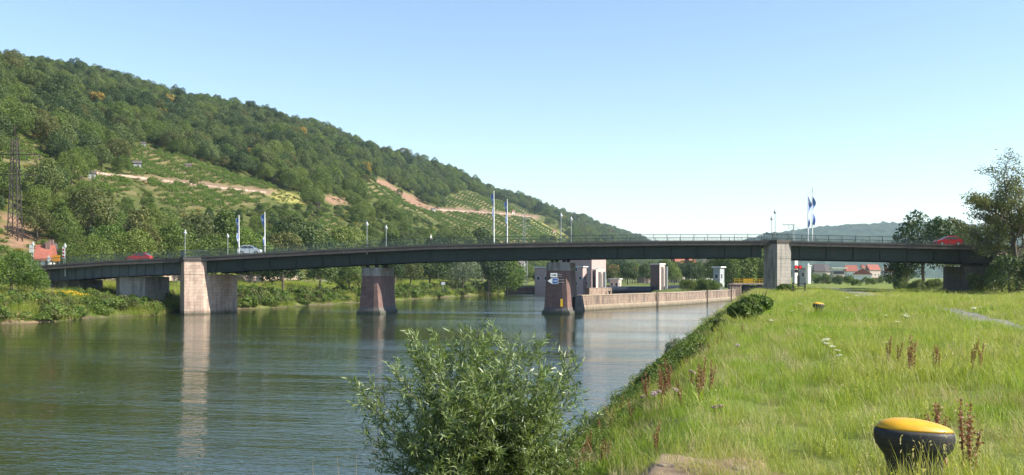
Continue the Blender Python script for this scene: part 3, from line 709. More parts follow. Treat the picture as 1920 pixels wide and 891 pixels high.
# lock gate with walkway
lg = thing('lock_gate', 'dark steel lock gate behind the wall head with a yellow railed walkway', 'lock gate', (57.6, 246, 0))
m = MB(); m.box((1.4, 0, 1.2), (6.5, .5, 4.4)); 
for i in range(7): m.box((-1.6+i, -.3, 1.2), (.12, .12, 4.2))
m.build('gate_leaf', M['dark_metal'], lg)
m = MB(); m.box((1, -.4, 3.9), (10, 1.4, .25)); m.build('walkway', M['render_cream'], lg)
m = MB()
for i in range(9): m.box((-3.8+i*1.2, -1.0, 4.6), (.07, .07, 1.2))
for z_ in (4.3, 4.7, 5.1): m.box((1, -1.0, z_), (9.7, .06, .08))
m.box((-.5, -.9, 4.6), (2.4, .05, .9)); m.build('yellow_railing', M['yellow'], lg)
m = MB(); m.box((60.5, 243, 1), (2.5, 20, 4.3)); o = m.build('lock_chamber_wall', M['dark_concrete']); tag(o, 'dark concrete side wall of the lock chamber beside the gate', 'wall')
# weir
def cyl_gate(px0, px1, yt, Y, lab):
    a = P(px0, yt, Y); b_ = P(px1, yt, Y); r = 1.15
    t = thing('weir_roller', lab, 'weir gate', (a.x, a.y, a.z-r), 0, 'roller gates of the weir'); L = b_.x-a.x
    m = MB(); m.tube([(0, 0, 0), (L, 0, 0)], r, 24); m.build('roller', M['dark_metal'], t)
    m = MB()
    for i in range(int(L/2.2)+1): m.tube([(i*2.2, 0, 0), (i*2.2+.12, 0, 0)], r+.05, 24)
    m.box((L/2, .6, -1.6), (L, .5, 2.2)); m.build('rib', M['black'], t)
cyl_gate(1129, 1221, 537, 320, 'longer dark steel roller gate between the power house and the tall weir pillar')
cyl_gate(1246, 1290, 536, 322, 'shorter dark steel roller gate right of the tall weir pillar')
def pillar(px0, px1, pxs, yt, Y, lab, mat):
    a = P(px0, yt, Y); b_ = P(px1, yt, Y); t = thing('weir_pillar', lab, 'pillar', (a.x, Y, 0))
    W_ = b_.x-a.x; xs = (pxs-px0)/F*Y; zt = a.z
    m = MB(); m.prism([(xs, -1), (W_, 4), (W_-2.5, 9), (.1, 3.4)], -1, zt-.35); b0 = m.build('shaft', mat, t)
    m = MB(); m.prism([(xs-.05, -1.06), (.04, 3.4), (.0, 3.3), (xs-.1, -1.12)][::-1], -1, zt-.4); m.build('shade_panel', M['dark_metal'], t)  # shade of the left face put in as a thin dark sheet, no real cladding
    m = MB(); m.prism([(xs, -1.3), (W_+.3, 4), (W_-2.5, 9.3), (-.1, 3.4)], zt-.35, zt); m.build('cap_slab', M['render_white'], t)
    d = Vector((W_-xs, 5)); n = Vector((d.y, -d.x)).normalized(); ang = math.atan2(d.y, d.x); L = d.length
    m = MB(); c = Vector((xs, -1))+d*.45+n*.05; m.box((c.x, c.y, zt*.5+.2), (L*.3, .2, zt*.75), ang); m.build('slot', M['roof_dark'], t)
    m = MB(); c = Vector((xs, -1))+d*.8+n*.8
    m.box((c.x, c.y, zt*.45), (.5, .9, zt*.9), ang, .0, .0); m.build('guide_rail', M['galv'], t)
    m = MB(); c = Vector((xs, -1))+d*.45+n*.06; m.box((c.x, c.y, zt-2), (L*.3, .15, 1.1), ang); m.build('window', M['glass'], t)
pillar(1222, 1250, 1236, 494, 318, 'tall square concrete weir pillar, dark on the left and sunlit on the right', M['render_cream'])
def house(name, lab, px0, px1, ybase, yeave, Y, wallm, roofm, roofh=0, rot=0, dep=8, win=(3, 1), cat='house', zb=None, over=.4, group=None, chim=False, flat=False, hip=False):
    a = P(px0, ybase, Y); b_ = P(px1, ybase, Y); W_ = b_.x-a.x; z0 = a.z-1.5; ze = P(px0, yeave, Y).z-z0
    t = thing(name, lab, cat, ((a.x+b_.x)/2, Y, z0), rot, group)
    m = MB(); m.box((0, dep/2, ze/2), (W_, dep, ze)); wl_ = m.build('wall', wallm, t)
    m = MB(); 
    if flat: m.box((0, dep/2, ze+.15), (W_+over*2, dep+over*2, .3))
    elif hip:
        x0, x1, y0, y1 = -W_/2-over, W_/2+over, -over, dep+over; i_ = min(W_, dep)/2
        m.add([(x0, y0, ze), (x1, y0, ze), (x1, y1, ze), (x0, y1, ze), (x0+i_, dep/2, ze+roofh), (x1-i_, dep/2, ze+roofh)], [(0, 1, 5, 4), (1, 2, 5), (2, 3, 4, 5), (3, 0, 4), (3, 2, 1, 0)])
    else:
        x0, x1 = -W_/2-over, W_/2+over
        m.add([(x0, -over, ze-.2), (x1, -over, ze-.2), (x1, dep/2, ze+roofh), (x0, dep/2, ze+roofh), (x0, dep+over, ze-.2), (x1, dep+over, ze-.2),
               (x0, -over, ze-.4), (x1, -over, ze-.4), (x0, dep+over, ze-.4), (x1, dep+over, ze-.4)], [(0, 1, 3, 2)[::1] if 0 else (0, 1, 2, 3), (3, 2, 5, 4), (0, 3, 4, 8, 6), (1, 7, 9, 5, 2), (6, 7, 1, 0), (8, 4, 5, 9), (7, 6, 8, 9)])
        g = MB(); g.add([(-W_/2, 0, ze), (-W_/2, dep, ze), (-W_/2, dep/2, ze+roofh-.3), (W_/2, 0, ze), (W_/2, dep, ze), (W_/2, dep/2, ze+roofh-.3)], [(0, 2, 1), (3, 4, 5), (0, 3, 5, 2), (1, 2, 5, 4)]); g.build('gable', wallm, t)
    rf = m.build('roof', roofm, t)
    if chim: m = MB(); m.box((W_*.2, dep*.4, ze+roofh*.9), (.7, .7, 1.6)); m.build('chimney', M['red_stone'], rf)
    nx, nz = win; fh = (ze-1.5)/max(nz, 1)
    for i in range(nx):
        for j in range(nz):
            x_ = -W_/2+W_*(i+.5)/nx; z_ = 1.5+fh*(j+.55); ww = min(1.1, W_/nx*.5); wh = min(1.3, fh*.5)
            m = MB(); m.box((x_, -.02, z_), (ww, .1, wh)); f_ = m.build('window', M['white'], t)
            m = MB(); m.box((x_, -.08, z_), (ww*.82, .03, wh*.84)); m.build('pane', M['glass'], f_)
    for s in (1,):
        for j in range(nz):
            z_ = 1.5+fh*(j+.55); m = MB(); m.box((W_/2+.02, dep*.35, z_), (.1, 1.0, min(1.3, fh*.5))); f_ = m.build('window', M['white'], t)
            m = MB(); m.box((W_/2+.08, dep*.35, z_), (.03, .85, min(1.15, fh*.42))); m.build('pane', M['glass'], f_)
    return t
house('power_house', 'large pink power station block with a flat roof behind the sign pier', 1048, 1112, 546, 468, 335, M['render_pink'], M['render_white'], rot=R(-28), dep=12, win=(3, 3), cat='building', flat=True)
house('power_house_annex', 'low pink annex with a white roof edge left of the sign pier', 1001, 1060, 546, 502, 338, M['render_pink'], M['white'], rot=R(-20), dep=7, win=(4, 1), cat='building', flat=True)
house('gate_house', 'small pink gate house with a sunlit right wall right of the sign pier', 1083, 1093, 546, 501, 318, M['render_pink'], M['white'], rot=R(-28), dep=3, win=(1, 1), cat='building', flat=True)
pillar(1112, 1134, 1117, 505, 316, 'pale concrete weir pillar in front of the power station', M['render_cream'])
house('weir_hut', 'low cream hut behind the weir beside the power station', 1143, 1160, 545, 524, 345, M['render_cream'], M['white'], rot=R(-20), dep=4, win=(2, 1), cat='hut', flat=True)
house('lock_hut', 'tall white hut left of the lock gate, sunlit on its right side', 1337, 1350, 538, 502, 262, M['render_grey'], M['white'], rot=R(-30), dep=3.5, win=(1, 1), cat='hut', flat=True)
m = MB(); q_ = P(1000, 544, 343); m.box((q_.x-1, q_.y, .6), (16, 1.2, 3)); m.box((q_.x-1, q_.y-.7, 2.0), (16.2, 1.6, .3)); o = m.build('quay_wall', M['red_stone']); tag(o, 'low red stone quay wall at the far waterline left of the sign pier', 'wall')
# town
house('river_house', 'white house with a steep red roof behind the left end of the bridge', 68, 93, 505, 484, 172, M['render_white'], M['roof_red'], 2.3, R(14), 4.5, (2, 1), chim=True)
house('river_house', 'dark-gabled house with red walls just behind the white house at the left end', 82, 96, 505, 472, 182, M['roof_red'], M['roof_dark'], 1.6, R(10), 4, (2, 2), chim=True)
T = [('white two-storey house with a red roof left of the lattice mast', 955, 972, 540, 497, 520, 'render_white', 'roof_red', 3, 20, (2, 2)),
     ('white house with a dark roof between the mast and the red-roofed house', 972, 990, 540, 494, 560, 'render_white', 'roof_dark', 3, 60, (2, 2)),
     ('house with an orange-red roof showing just right of the power station', 1146, 1163, 538, 513, 480, 'render_cream', 'roof_red', 4, 10, (2, 1)),
     ('brick house half hidden left of the tall weir pillar', 1207, 1228, 540, 508, 500, 'render_pink', 'roof_dark', 3, 15, (3, 2)),
     ('tall old house with a big orange tiled roof close under the bridge deck', 1268, 1294, 535, 497, 560, 'render_cream', 'roof_red', 6, 20, (3, 2)),
     ('long dark-roofed house left of the white lock hut', 1318, 1345, 530, 498, 640, 'render_white', 'roof_dark', 4, 10, (4, 1)),
     ('low house with a red roof right of the grey bank pier', 1528, 1546, 530, 508, 520, 'render_cream', 'roof_dark', 3.5, -10, (3, 1)),
     ('house with a long brown roof behind the parked cars', 1545, 1560, 528, 508, 560, 'render_cream', 'roof_dark', 3.5, 12, (2, 1)),
     ('wide house with an orange roof right of the pavilion', 1588, 1608, 527, 508, 620, 'render_white', 'roof_red', 3.5, -5, (4, 1)),
     ('red-roofed house behind the white chimney tower', 1630, 1652, 527, 506, 760, 'render_cream', 'roof_red', 4, 12, (3, 1)),
     ('small white house with a bright gable in front of the chimney tower', 1627, 1640, 527, 513, 480, 'render_white', 'roof_red', 2.5, 75, (2, 1)),
     ('pale house at the foot of the white silo', 1664, 1682, 526, 510, 900, 'render_white', 'roof_red', 4, 5, (3, 1))]
for lab, a_, b_, yb, ye, Y, wm, rm, rh, ro, wn in T: house('town_house', lab, a_, b_, yb, ye, Y, M[wm], M[rm], rh, R(ro), 8, wn, group=None)
ct = house('church_tower_house', 'narrow white gabled tower house next to the orange roof', 1293, 1306, 538, 492, 540, M['render_white'], M['roof_red'], 5, R(25), 5, (2, 3), cat='tower')
house('grain_silo', 'white stepped grain silo on the skyline of the town', 1656, 1663, 526, 500, 1000, M['render_white'], M['white'], rot=0, dep=8, win=(2, 3), cat='silo', flat=True)
house('grain_silo', 'taller white silo block right of the stepped one', 1664, 1668, 526, 497, 1003, M['render_white'], M['white'], rot=0, dep=8, win=(1, 3), cat='silo', flat=True)
house('chimney_tower', 'slender white and red tower right of the pavilion', 1616, 1622, 527, 502, 500, M['render_white'], M['roof_red'], 1.5, 0, 2, (1, 3), cat='tower', hip=True)
pv = thing('lock_control_pavilion', 'flat-roofed control pavilion with a wide overhanging roof', 'building', P(1570, 528, 420))
m = MB(); m.box((0, 0, 2.9), (4.8, 4, 3.0)); m.build('wall', M['render_cream'], pv); m = MB(); m.box((0, 0, 5.6), (6.6, 6, .35)); m.box((0, 0, 5.2), (5.2, 4.6, .5)); m.build('roof', M['render_white'], pv)
m = MB(); m.box((0, -2.05, 3.7), (4.4, .1, 1.2)); m.build('window', M['glass'], pv); m = MB(); m.box((0, 0, .5), (3, 2.6, 2.4)); m.build('base', M['dark_concrete'], pv)
for lab, p0, Y, h0 in (('left white concrete column right of the grey bank pier', 1491, 236, 45), ('right white concrete column beside the lock shed', 1515.5, 240, 33)):
    a = P(p0, 532, Y); t = thing('lock_column', lab, 'column', a); m = MB(); hh = h0/F*Y; m.box((0, 0, hh/2), (.85, .9, hh), R(20)); m.build('shaft', M['render_white'], t); m = MB(); m.box((0, 0, hh+.1), (1.1, 1.1, .2), R(20)); m.lathe([(.1, .2), (.25, .3), (.1, .7)], 8, (0, 0, hh)); m.build('cap', M['white'], t)
house('lock_shed', 'grey lock machinery shed between the two white columns', 1500, 1511, 531, 502, 242, M['render_grey'], M['white'], rot=R(-15), dep=4, win=(1, 1), cat='shed', flat=True)
# signal with two red lights
sg = thing('lock_signal', 'lock signal post showing two round red lights right of the grey pier', 'signal', P(1497, 541, 172))
m = MB(); m.tube([(0, 0, 0), (0, 0, 3.6)], .07, 8); m.box((0, 0, 1.2), (.35, .25, 2.0)); m.build('post', M['dark_metal'], sg)
for s in (-.38, .30):
    m = MB(); m.tube([(s, .05, 3.6), (s, -.1, 3.6)], .33, 20); rr = m.build('target_disc', M['red_car'], sg); m = MB(); m.tube([(s, -.101, 3.6), (s, -.14, 3.6)], .14, 16); m.build('red_light', M['redlamp'], rr)
m = MB(); m.box((-.38, 0, 2.95), (.5, .3, .55)); m.build('lamp_box', M['black'], sg)
gt = thing('field_gate', 'dark iron barrier of two posts and rails on the grass beside the grey pier', 'gate', (0, 0, 0)); a = P(1487, 546, 118); b_ = P(1509.5, 544, 118)
gt.location = a; m = MB()
for q_ in (Vector((0, 0, 0)), b_-a): m.box((q_.x, q_.y, .45), (.14, .14, 1.1))
m.build('post', M['black'], gt); m = MB(); L = (b_-a).x
for z_ in (.25, .55, .85): m.box((L/2, 0, z_), (L, .05, .06))
m.build('rail', M['black'], gt)
# mast behind the bridge
ms = thing('signal_mast', 'thin dark mast with a crooked cross arm behind the bridge left of the tallest flags', 'mast', P(1488, 530, 236))
z_ = (530-421)/F*236; m = MB(); m.tube([(0, 0, 0), (0, 0, z_)], [.18, .12], 8); m.build('pole', M['galv'], ms)
m = MB(); m.box((-1, 0, z_-.1), (2.8, .14, .14)); m.tube([(-2.4, 0, z_-.1), (-2.7, 0, z_+.25)], .06, 6); m.box((0, 0, z_-.8), (2.4, .08, .08)); m.box((-.6, 0, z_-1.3), (2.0, .06, .06)); m.box((-1.2, 0, z_-.5), (.05, .05, .9)); m.build('cross_arm', M['dark_metal'], ms)
# parked cars far behind
for px_, Y, pm, nm, lab in ((1523, 395, 'white_car', 'white_car', 'white car parked behind the right-hand lock column'), (1533, 400, 'white_car', 'white_car', 'second white car from the lock column, in the far car park'), (1549, 400, 'red_car', 'red_car', 'dark red car parked in the far car park'),
                           (1562, 405, 'blue_car', 'blue_car', 'blue car parked left of the pavilion'), (1539.5, 430, 'silver_car', 'silver_car', 'silver car parked in the second row of the far car park')):
    q_ = P(px_, 528, Y); car(nm, lab, px_, Y, 1, M[pm], 4.2, z=float(H(q_.x, Y)), group=None)
# lattice towers
def lattice(name, lab, px_, Y, yt, zbase, arms, bw=3.4, tw=.5, mat='rust_steel', ms_=.12, cat='pylon', step=2.2):
    p = P(px_, yt, Y); h = p.z-zbase; t = thing(name, lab, cat, (p.x, Y, zbase), 0)
    m = MB(); wd = lambda z: (bw+(tw-bw)*min(1, z/h))/2
    for sx in (-1, 1):
        for sy in (-1, 1): m.tube([(sx*wd(0), sy*wd(0), 0), (sx*wd(h), sy*wd(h), h)], ms_, 4)
    m.build('leg', M[mat], t); m = MB(); z = 0; k = 0
    while z < h-step*.5:
        z1 = min(z+step*(.6+.4*wd(z)/wd(0)), h); a, b = wd(z), wd(z1)
        for s in (-1, 1):
            m.tube([(-a, s*a, z), (b, s*b, z1)], ms_*.45, 3); m.tube([(a, s*a, z), (-b, s*b, z1)], ms_*.45, 3)
            m.tube([(s*a, -a, z), (s*b, b, z1)], ms_*.45, 3); m.tube([(s*a, a, z), (s*b, -b, z1)], ms_*.45, 3)
        z = z1
    m.build('bracing', M[mat], t)
    for ya, hw in arms:
        za = P(px_, ya, Y).z-zbase; m = MB(); x_ = hw/F*Y
        for s in (-1, 1):
            m.tube([(-x_, 0, za), (0, s*wd(za), za)], ms_*.7, 4); m.tube([(x_, 0, za), (0, s*wd(za), za)], ms_*.7, 4)
        m.tube([(-x_, 0, za), (0, 0, za+.9)], ms_*.6, 4); m.tube([(x_, 0, za), (0, 0, za+.9)], ms_*.6, 4); ar = m.build('cross_arm', M[mat], t)
        m = MB()
        for s in (-1, -.5, .5, 1): m.tube([(s*x_, 0, za), (s*x_, 0, za-1.2)], .07, 5)
        m.build('insulator', M['dark_metal'], ar)
lattice('power_pylon', 'tall rust-brown lattice pylon at the left edge above the bank', 28, 206, 258, 4.5, [(290, 46), (328, 40)], 2.6, .9)
lattice('power_pylon', 'dark lattice pylon on the slope right of the silver car', 597, 420, 378, 5, [(393, 20), (415, 25)], 3.4, .9, ms_=.11)
lattice('power_pylon', 'distant pale lattice pylon right of the mid river flags', 983, 640, 398, 5, [(410, 12), (424, 15)], 3.4, .8, 'galv', .12)
lattice('quay_mast', 'white lattice mast under the bridge deck left of the sign pier', 986, 346, 478, 2.6, [], 1.4, .9, 'white', .08, 'mast', 1.4)
# left bridge end signs
t = thing('road_sign', 'orange rectangular board beside the left end of the bridge', 'sign', P(105, 497, 166)); m = MB(); m.box((0, 0, 1.1), (1.25, .08, 1.0)); m.build('panel', M['signyellow'], t); m = MB(); m.box((-.5, .06, .3), (.08, .08, 2)); m.box((.5, .06, .3), (.08, .08, 2)); m.build('post', M['galv'], t)
t = thing('road_sign', 'round white traffic disc on a post just left of the orange board', 'sign', P(91, 497, 166)); m = MB(); m.tube([(0, -.03, .9), (0, .03, .9)], .35, 18); m.tube([(0, -.03, 1.4), (0, .03, 1.4)], .22, 3); m.build('panel', M['white'], t); m = MB(); m.tube([(0, .06, -.6), (0, .06, 1.5)], .04, 6); m.build('post', M['galv'], t)
t = thing('road_sign', 'red and white chevron board on the lamp post right of the orange board', 'sign', P(119, 495, 151.2)); m = MB(); m.box((0, 0, 1.7), (.35, .05, 1.7)); m.build('panel', M['white'], t)
m = MB(); [m.box((0, -.032, 1.1+i*.5), (.35, .01, .22), 0, .5) for i in range(3)]; m.build('red_stripe', M['red_car'], t); m = MB(); m.tube([(0, .06, 0), (0, .06, 2.6)], .04, 6); m.build('post', M['galv'], t)
t = thing('road_sign', 'pair of white direction boards on a post left of the house', 'sign', P(59, 492, 167)); m = MB(); m.box((0, 0, 1.9), (.7, .06, .6)); m.box((0, 0, 2.6), (.7, .06, .55)); m.build('panel', M['white'], t); m = MB(); m.tube([(0, .06, -1), (0, .06, 2.9)], .05, 6); m.build('post', M['galv'], t)
t = thing('kilometre_sign', 'small white board on the far left bank in front of the dark willows', 'sign', P(831, 541, 262)); m = MB(); m.box((0, 0, 1.3), (1.0, .08, .7)); m.build('panel', M['white'], t); m = MB(); m.box((0, .06, .4), (.1, .08, 2.2)); m.build('post', M['galv'], t)
# huts on the vineyard
# ================================================================ vegetation
def hz(x, y): return float(H(np.array([x]), np.array([y]))[0])
def unit(v): return v/np.maximum(np.linalg.norm(v, axis=-1, keepdims=True), 1e-9)
def leaves(rg, cen, nrm, size, asp=.6, spread=.9):
    """diamond leaves: centres, rough outward normals, sizes -> verts (n*4), faces (n,4)"""
    n = len(cen); nr = unit(nrm+rg.normal(0, spread, (n, 3)))
    a = unit(np.cross(nr, rg.normal(0, 1, (n, 3)))); b = np.cross(nr, a)
    s = np.asarray(size).reshape(-1, 1)*rg.uniform(.6, 1.35, (n, 1))
    v = np.stack([cen-a*s, cen-b*s*asp, cen+a*s, cen+b*s*asp], 1).reshape(-1, 3)
    return v, np.arange(n*4).reshape(n, 4)
def crown_data(seed, Rx, Rz, zc, nl, nlobe=20, ls=.42, shape=0, lobef=.42, gap=.0):
    rg = np.random.default_rng(seed)
    d = unit(rg.normal(0, 1, (nlobe, 3))); d[:, 2] = np.abs(d[:, 2])*1.15-.42; d = unit(d)
    c = d*rg.uniform(.45, .74, (nlobe, 1))
    if shape == 1: k = (1-.62*(c[:, 2:3]+.4)); c[:, :2] *= np.clip(k, .15, 1.2)         # conical
    if shape == 2: c[:, 2] *= 1.1; c[:, :2] *= .8
    r = rg.uniform(.75, 1.25, nlobe)*lobef
    if shape == 1: r *= np.clip(1.05-.5*c[:, 2], .5, 1.2)
    li = rg.integers(0, nlobe, nl); dd = unit(rg.normal(0, 1, (nl, 3))+c[li]*.9+np.array([0, 0, .25]))
    p = c[li]+dd*(r[li]*rg.uniform(.62, 1.08, nl))[:, None]
    dist = np.linalg.norm(p[:, None]-c[None], axis=2)-r[None]*.72
    keep = (dist.min(1) > -.04); keep[np.argsort(rg.uniform(0, 1, nl))[:nl//7]] = True
    p = p[keep]; dd = dd[keep]; li = li[keep]
    lt = rg.uniform(.2, .8, nlobe)[li]
    S = np.array([Rx, Rx, Rz]); P_ = p*S; P_[:, 2] += zc
    v, f = leaves(rg, P_, dd, ls, .62, .75)
    t = np.repeat(np.clip(lt*.6+rg.uniform(0, 1, len(p))*.5-.05, 0, 1), 4)
    return v, f, t
def crown_mesh_obj(name, mat, parent=None, **k):
    v, f, t = crown_data(**k); return np_mesh(name, v, f, mat, parent, tint=t)
def trunk_mb(h, r, seed=0, limbs=4):
    rg = random.Random(seed); m = MB(); pts = [(0, 0, -.4)]; x = y = 0
    for i in range(1, 5): x += rg.uniform(-.12, .12)*h*.12; y += rg.uniform(-.12, .12)*h*.12; pts.append((x, y, h*i/4))
    m.tube(pts, [r*1.25, r, r*.85, r*.7, r*.45], 8)
    for i in range(limbs):
        a = i*6.28/limbs+rg.uniform(-.4, .4); z = h*rg.uniform(.5, .8); l = h*rg.uniform(.35, .55)
        m.tube([(pts[3][0]*.8, pts[3][1]*.8, z*.8), (math.cos(a)*l*.5, math.sin(a)*l*.5, z+l*.35), (math.cos(a)*l*.9, math.sin(a)*l*.9, z+l*.9)], [r*.5, r*.33, r*.1], 5)
    return m
# prototypes are ordinary trees of the scene: each one stands where the first of its kind stands
KINDS = {}
def tree_kind(key, nm, mat, shape, ar, nl, ls, nlobe, seeds, trunk=.3, rise=.55, lobef=.42):
    """ar: crown radius when the tree is 10 m tall"""
    for s in range(seeds):
        KINDS.setdefault(key, []).append(dict(nm=nm, mat=mat, k=dict(seed=hash_(key)+s, Rx=ar, Rz=10*(1-trunk)/2*1.12, zc=10*(trunk+1)/2*1.0, nl=nl, nlobe=nlobe, ls=ls, shape=shape, lobef=lobef), root=None, trunk=trunk))
def hash_(s): return sum(ord(c)*(i+3) for i, c in enumerate(s)) % 9973
tree_kind('forest', 'forest_tree', 'leaf_forest', 0, 4.4, 5500, .23, 19, 5, .14)
tree_kind('bright', 'leafy_tree', 'leaf_bright', 0, 4.6, 7000, .20, 26, 3, .12)
tree_kind('lime', 'yellow_green_tree', 'leaf_vine', 0, 4.8, 8000, .19, 28, 2, .08)
tree_kind('dark', 'dark_tree', 'leaf_dark', 0, 4.5, 6500, .21, 24, 2, .14)
tree_kind('olive', 'olive_green_tree', 'leaf_olive', 0, 4.2, 6000, .20, 26, 2, .16)
tree_kind('cone', 'conical_tree', 'leaf_olive', 1, 3.3, 5000, .21, 30, 1, .08)
tree_kind('fir', 'narrow_tree', 'leaf_dark', 1, 2.4, 3200, .22, 22, 1, .05)
tree_kind('poplar', 'poplar_tree', 'leaf_bright', 2, 2.5, 4500, .20, 26, 2, .08)
tree_kind('silver', 'silver_willow', 'leaf_silver', 0, 5.4, 7000, .20, 28, 1, .06)
tree_kind('autumn', 'yellowing_tree', 'leaf_autumn', 0, 4.0, 1500, .42, 14, 1, .14)
tree_kind('shrub', 'green_shrub', 'leaf_bright', 0, 6.2, 4000, .33, 14, 2, -.10)
tree_kind('dshrub', 'dark_shrub', 'leaf_forest', 0, 6.0, 4000, .33, 14, 2, -.10)
def put_tree(key, x, y, h, lab, cat='tree', group=None, wide=1.0, rz=None, z=None, var=None):
    ks = KINDS[key]; K = ks[random.randrange(len(ks)) if var is None else var % len(ks)]
    z = hz(x, y)-.15 if z is None else z; s = h/10.6
    if K['root'] is None:
        t = thing(K['nm'], lab, cat, (x, y, z), 0, group)
        crown_mesh_obj('crown', M[K['mat']], t, **K['k'])
        trunk_mb(7.0, .24, K['k']['seed'], 5).build('trunk', M['bark'], t)
        K['root'] = t; K['crown'] = t.children[0]
    else: t = copy_tree(K['root']); t.location = (x, y, z)
    t.scale = (s*wide, s*wide, s); t.rotation_euler = (0, 0, random.uniform(0, 6.28) if rz is None else rz)
    t['label'] = lab; t['category'] = cat
    if group: t['group'] = group
    elif 'group' in t: del t['group']
    return t
def px_tree(key, px_, ytop, Y, lab, wide=1.0, cat='tree', group=None, var=None, extra=0):
    x = (px_-960)/F*Y; z = hz(x, Y)-.15; h = CAM+(HZ-ytop)/F*Y-z+extra
    return put_tree(key, x, Y, max(h, .8), lab, cat, group, wide, z=z, var=var)
# trees of the far bank one can tell apart (pixel column, top row, distance)
px_tree('lime', -22, 478, 139, 'yellow-green tree cut by the left edge of the picture', 1.4, var=1)
px_tree('lime', 22, 468, 141, 'yellow-green willow leaning over the sandy scar at the far left water edge', 1.35, var=0)
px_tree('lime', 66, 506, 143, 'smaller yellow-green tree hiding the left bridge abutment', 1.3, var=1)
px_tree('bright', 124, 385, 236, 'bright leafy tree right behind the red-roofed house', .85, var=2)
px_tree('olive', 168, 348, 222, 'broad grey-olive tree, the tallest behind the left end of the bridge', 1.0, var=0)
px_tree('lime', 206, 420, 196, 'bright green round tree between the grey-olive tree and the conical one', .95, var=1)
px_tree('cone', 262, 383, 200, 'conical tree full of brown seed pods left of the tall pink pier')
px_tree('cone', 148, 447, 190, 'small conical tree right of the chevron board', 1.1)
px_tree('bright', 320, 418, 205, 'bright green tree directly behind the tall pink pier top', .9, var=0)
px_tree('olive', 372, 396, 222, 'greyish tree just right of the tall pink pier', .9, var=1)
px_tree('poplar', 425, 388, 235, 'slim poplar left of the first flag pair', 1.1, var=0)
px_tree('lime', 470, 424, 215, 'sunlit yellow-green tree between the two left flags', .85, var=2)
px_tree('olive', 528, 430, 232, 'olive green tree right of the second flag', 1.1, var=0)
px_tree('dark', 548, 404, 262, 'dark round tree on the slope behind the olive green one', .9, var=0)
px_tree('forest', 590, 428, 262, 'mid green tree below the second pylon', 1.1, var=1)
px_tree('bright', 648, 428, 275, 'bright tree left of the middle pier lamp', 1.0, var=1)
px_tree('dark', 530, 470, 203, 'dark spreading tree with a bare trunk standing on the mown bank under the deck', 1.15, var=1)
px_tree('forest', 600, 468, 222, 'green bushy tree on the bank left of the middle pier', 1.0, var=0)
px_tree('bright', 655, 492, 226, 'low bright tree touching the left side of the middle pier', 1.2, var=0)
px_tree('dark', 741, 470, 262, 'dark narrow tree just right of the middle pier', .75, var=0)
px_tree('olive', 770, 478, 275, 'olive tree under the deck between the dark narrow tree and the willows', .9, var=1)
px_tree('dark', 806, 470, 292, 'dark big willow behind the small white bank board', 1.1, var=1)
px_tree('silver', 868, 484, 300, 'silver-grey willow rounded like a ball on the far bank', 1.05)
px_tree('dark', 915, 462, 318, 'dark tall tree right of the silver willow', .9, var=0)
px_tree('lime', 950, 474, 322, 'light green tree left of the white lattice mast', .8, var=2)
px_tree('dark', 1012, 505, 360, 'small tree above the quay wall beside the lattice mast', 1.1, var=1)
for i, (a, b, Y) in enumerate(((700, 450, 290), (735, 440, 310), (770, 448, 330), (820, 440, 350), (860, 428, 360), (905, 430, 372), (935, 446, 380))):
    px_tree('dark' if i % 2 else 'forest', a, b, Y, 'dark tree rising just above the deck between the middle pier and the mid river flags', .9, group='trees above the deck in mid river')
# right-hand trees beyond the bridge
px_tree('dark', 1732, 396, 186, 'dark broad tree behind the bridge left of the red hatchback', .95, var=0)
px_tree('olive', 1776, 402, 196, 'olive tree directly behind the red hatchback', .75, var=0)
px_tree('olive', 1806, 420, 205, 'yellowish slim tree behind the bridge left of the walking person', .65, var=1)
px_tree('dark', 1700, 470, 192, 'low dark tree under the deck at the left edge of the right-hand group', 1.2, var=1)
px_tree('dshrub', 1690, 519, 190, 'dark low shrub left of the right-hand tree group', 1.1, 'shrub')
px_tree('dshrub', 1750, 524, 178, 'dark low shrub beneath the right-hand tree group', 1.1, 'shrub')
px_tree('dshrub', 1803, 524, 170, 'dark shrub in the shade beside the right abutment', 1.0, 'shrub')
px_tree('shrub', 1590, 517, 300, 'round green shrub in front of the pavilion', 1.0, 'shrub')
px_tree('shrub', 1605, 522, 290, 'smaller green shrub right of the one in front of the pavilion', 1.0, 'shrub')
for i in range(12): px_tree(('dshrub', 'shrub', 'dshrub')[i % 3], 1694+i*14+random.uniform(-4, 4), random.uniform(519, 530), random.uniform(170, 186), 'bushy undergrowth in the shade under the right end of the bridge', random.uniform(.9, 1.3), 'shrub', 'undergrowth under the right end of the bridge')
for i in range(18): px_tree(('shrub', 'dshrub', 'bright')[i % 3], 1505+i*10.5+random.uniform(-4, 4), random.uniform(516, 524), random.uniform(300, 420), 'low hedge bush between the far meadow and the right-hand houses', random.uniform(1, 1.6), 'shrub', 'hedge in front of the right-hand houses')
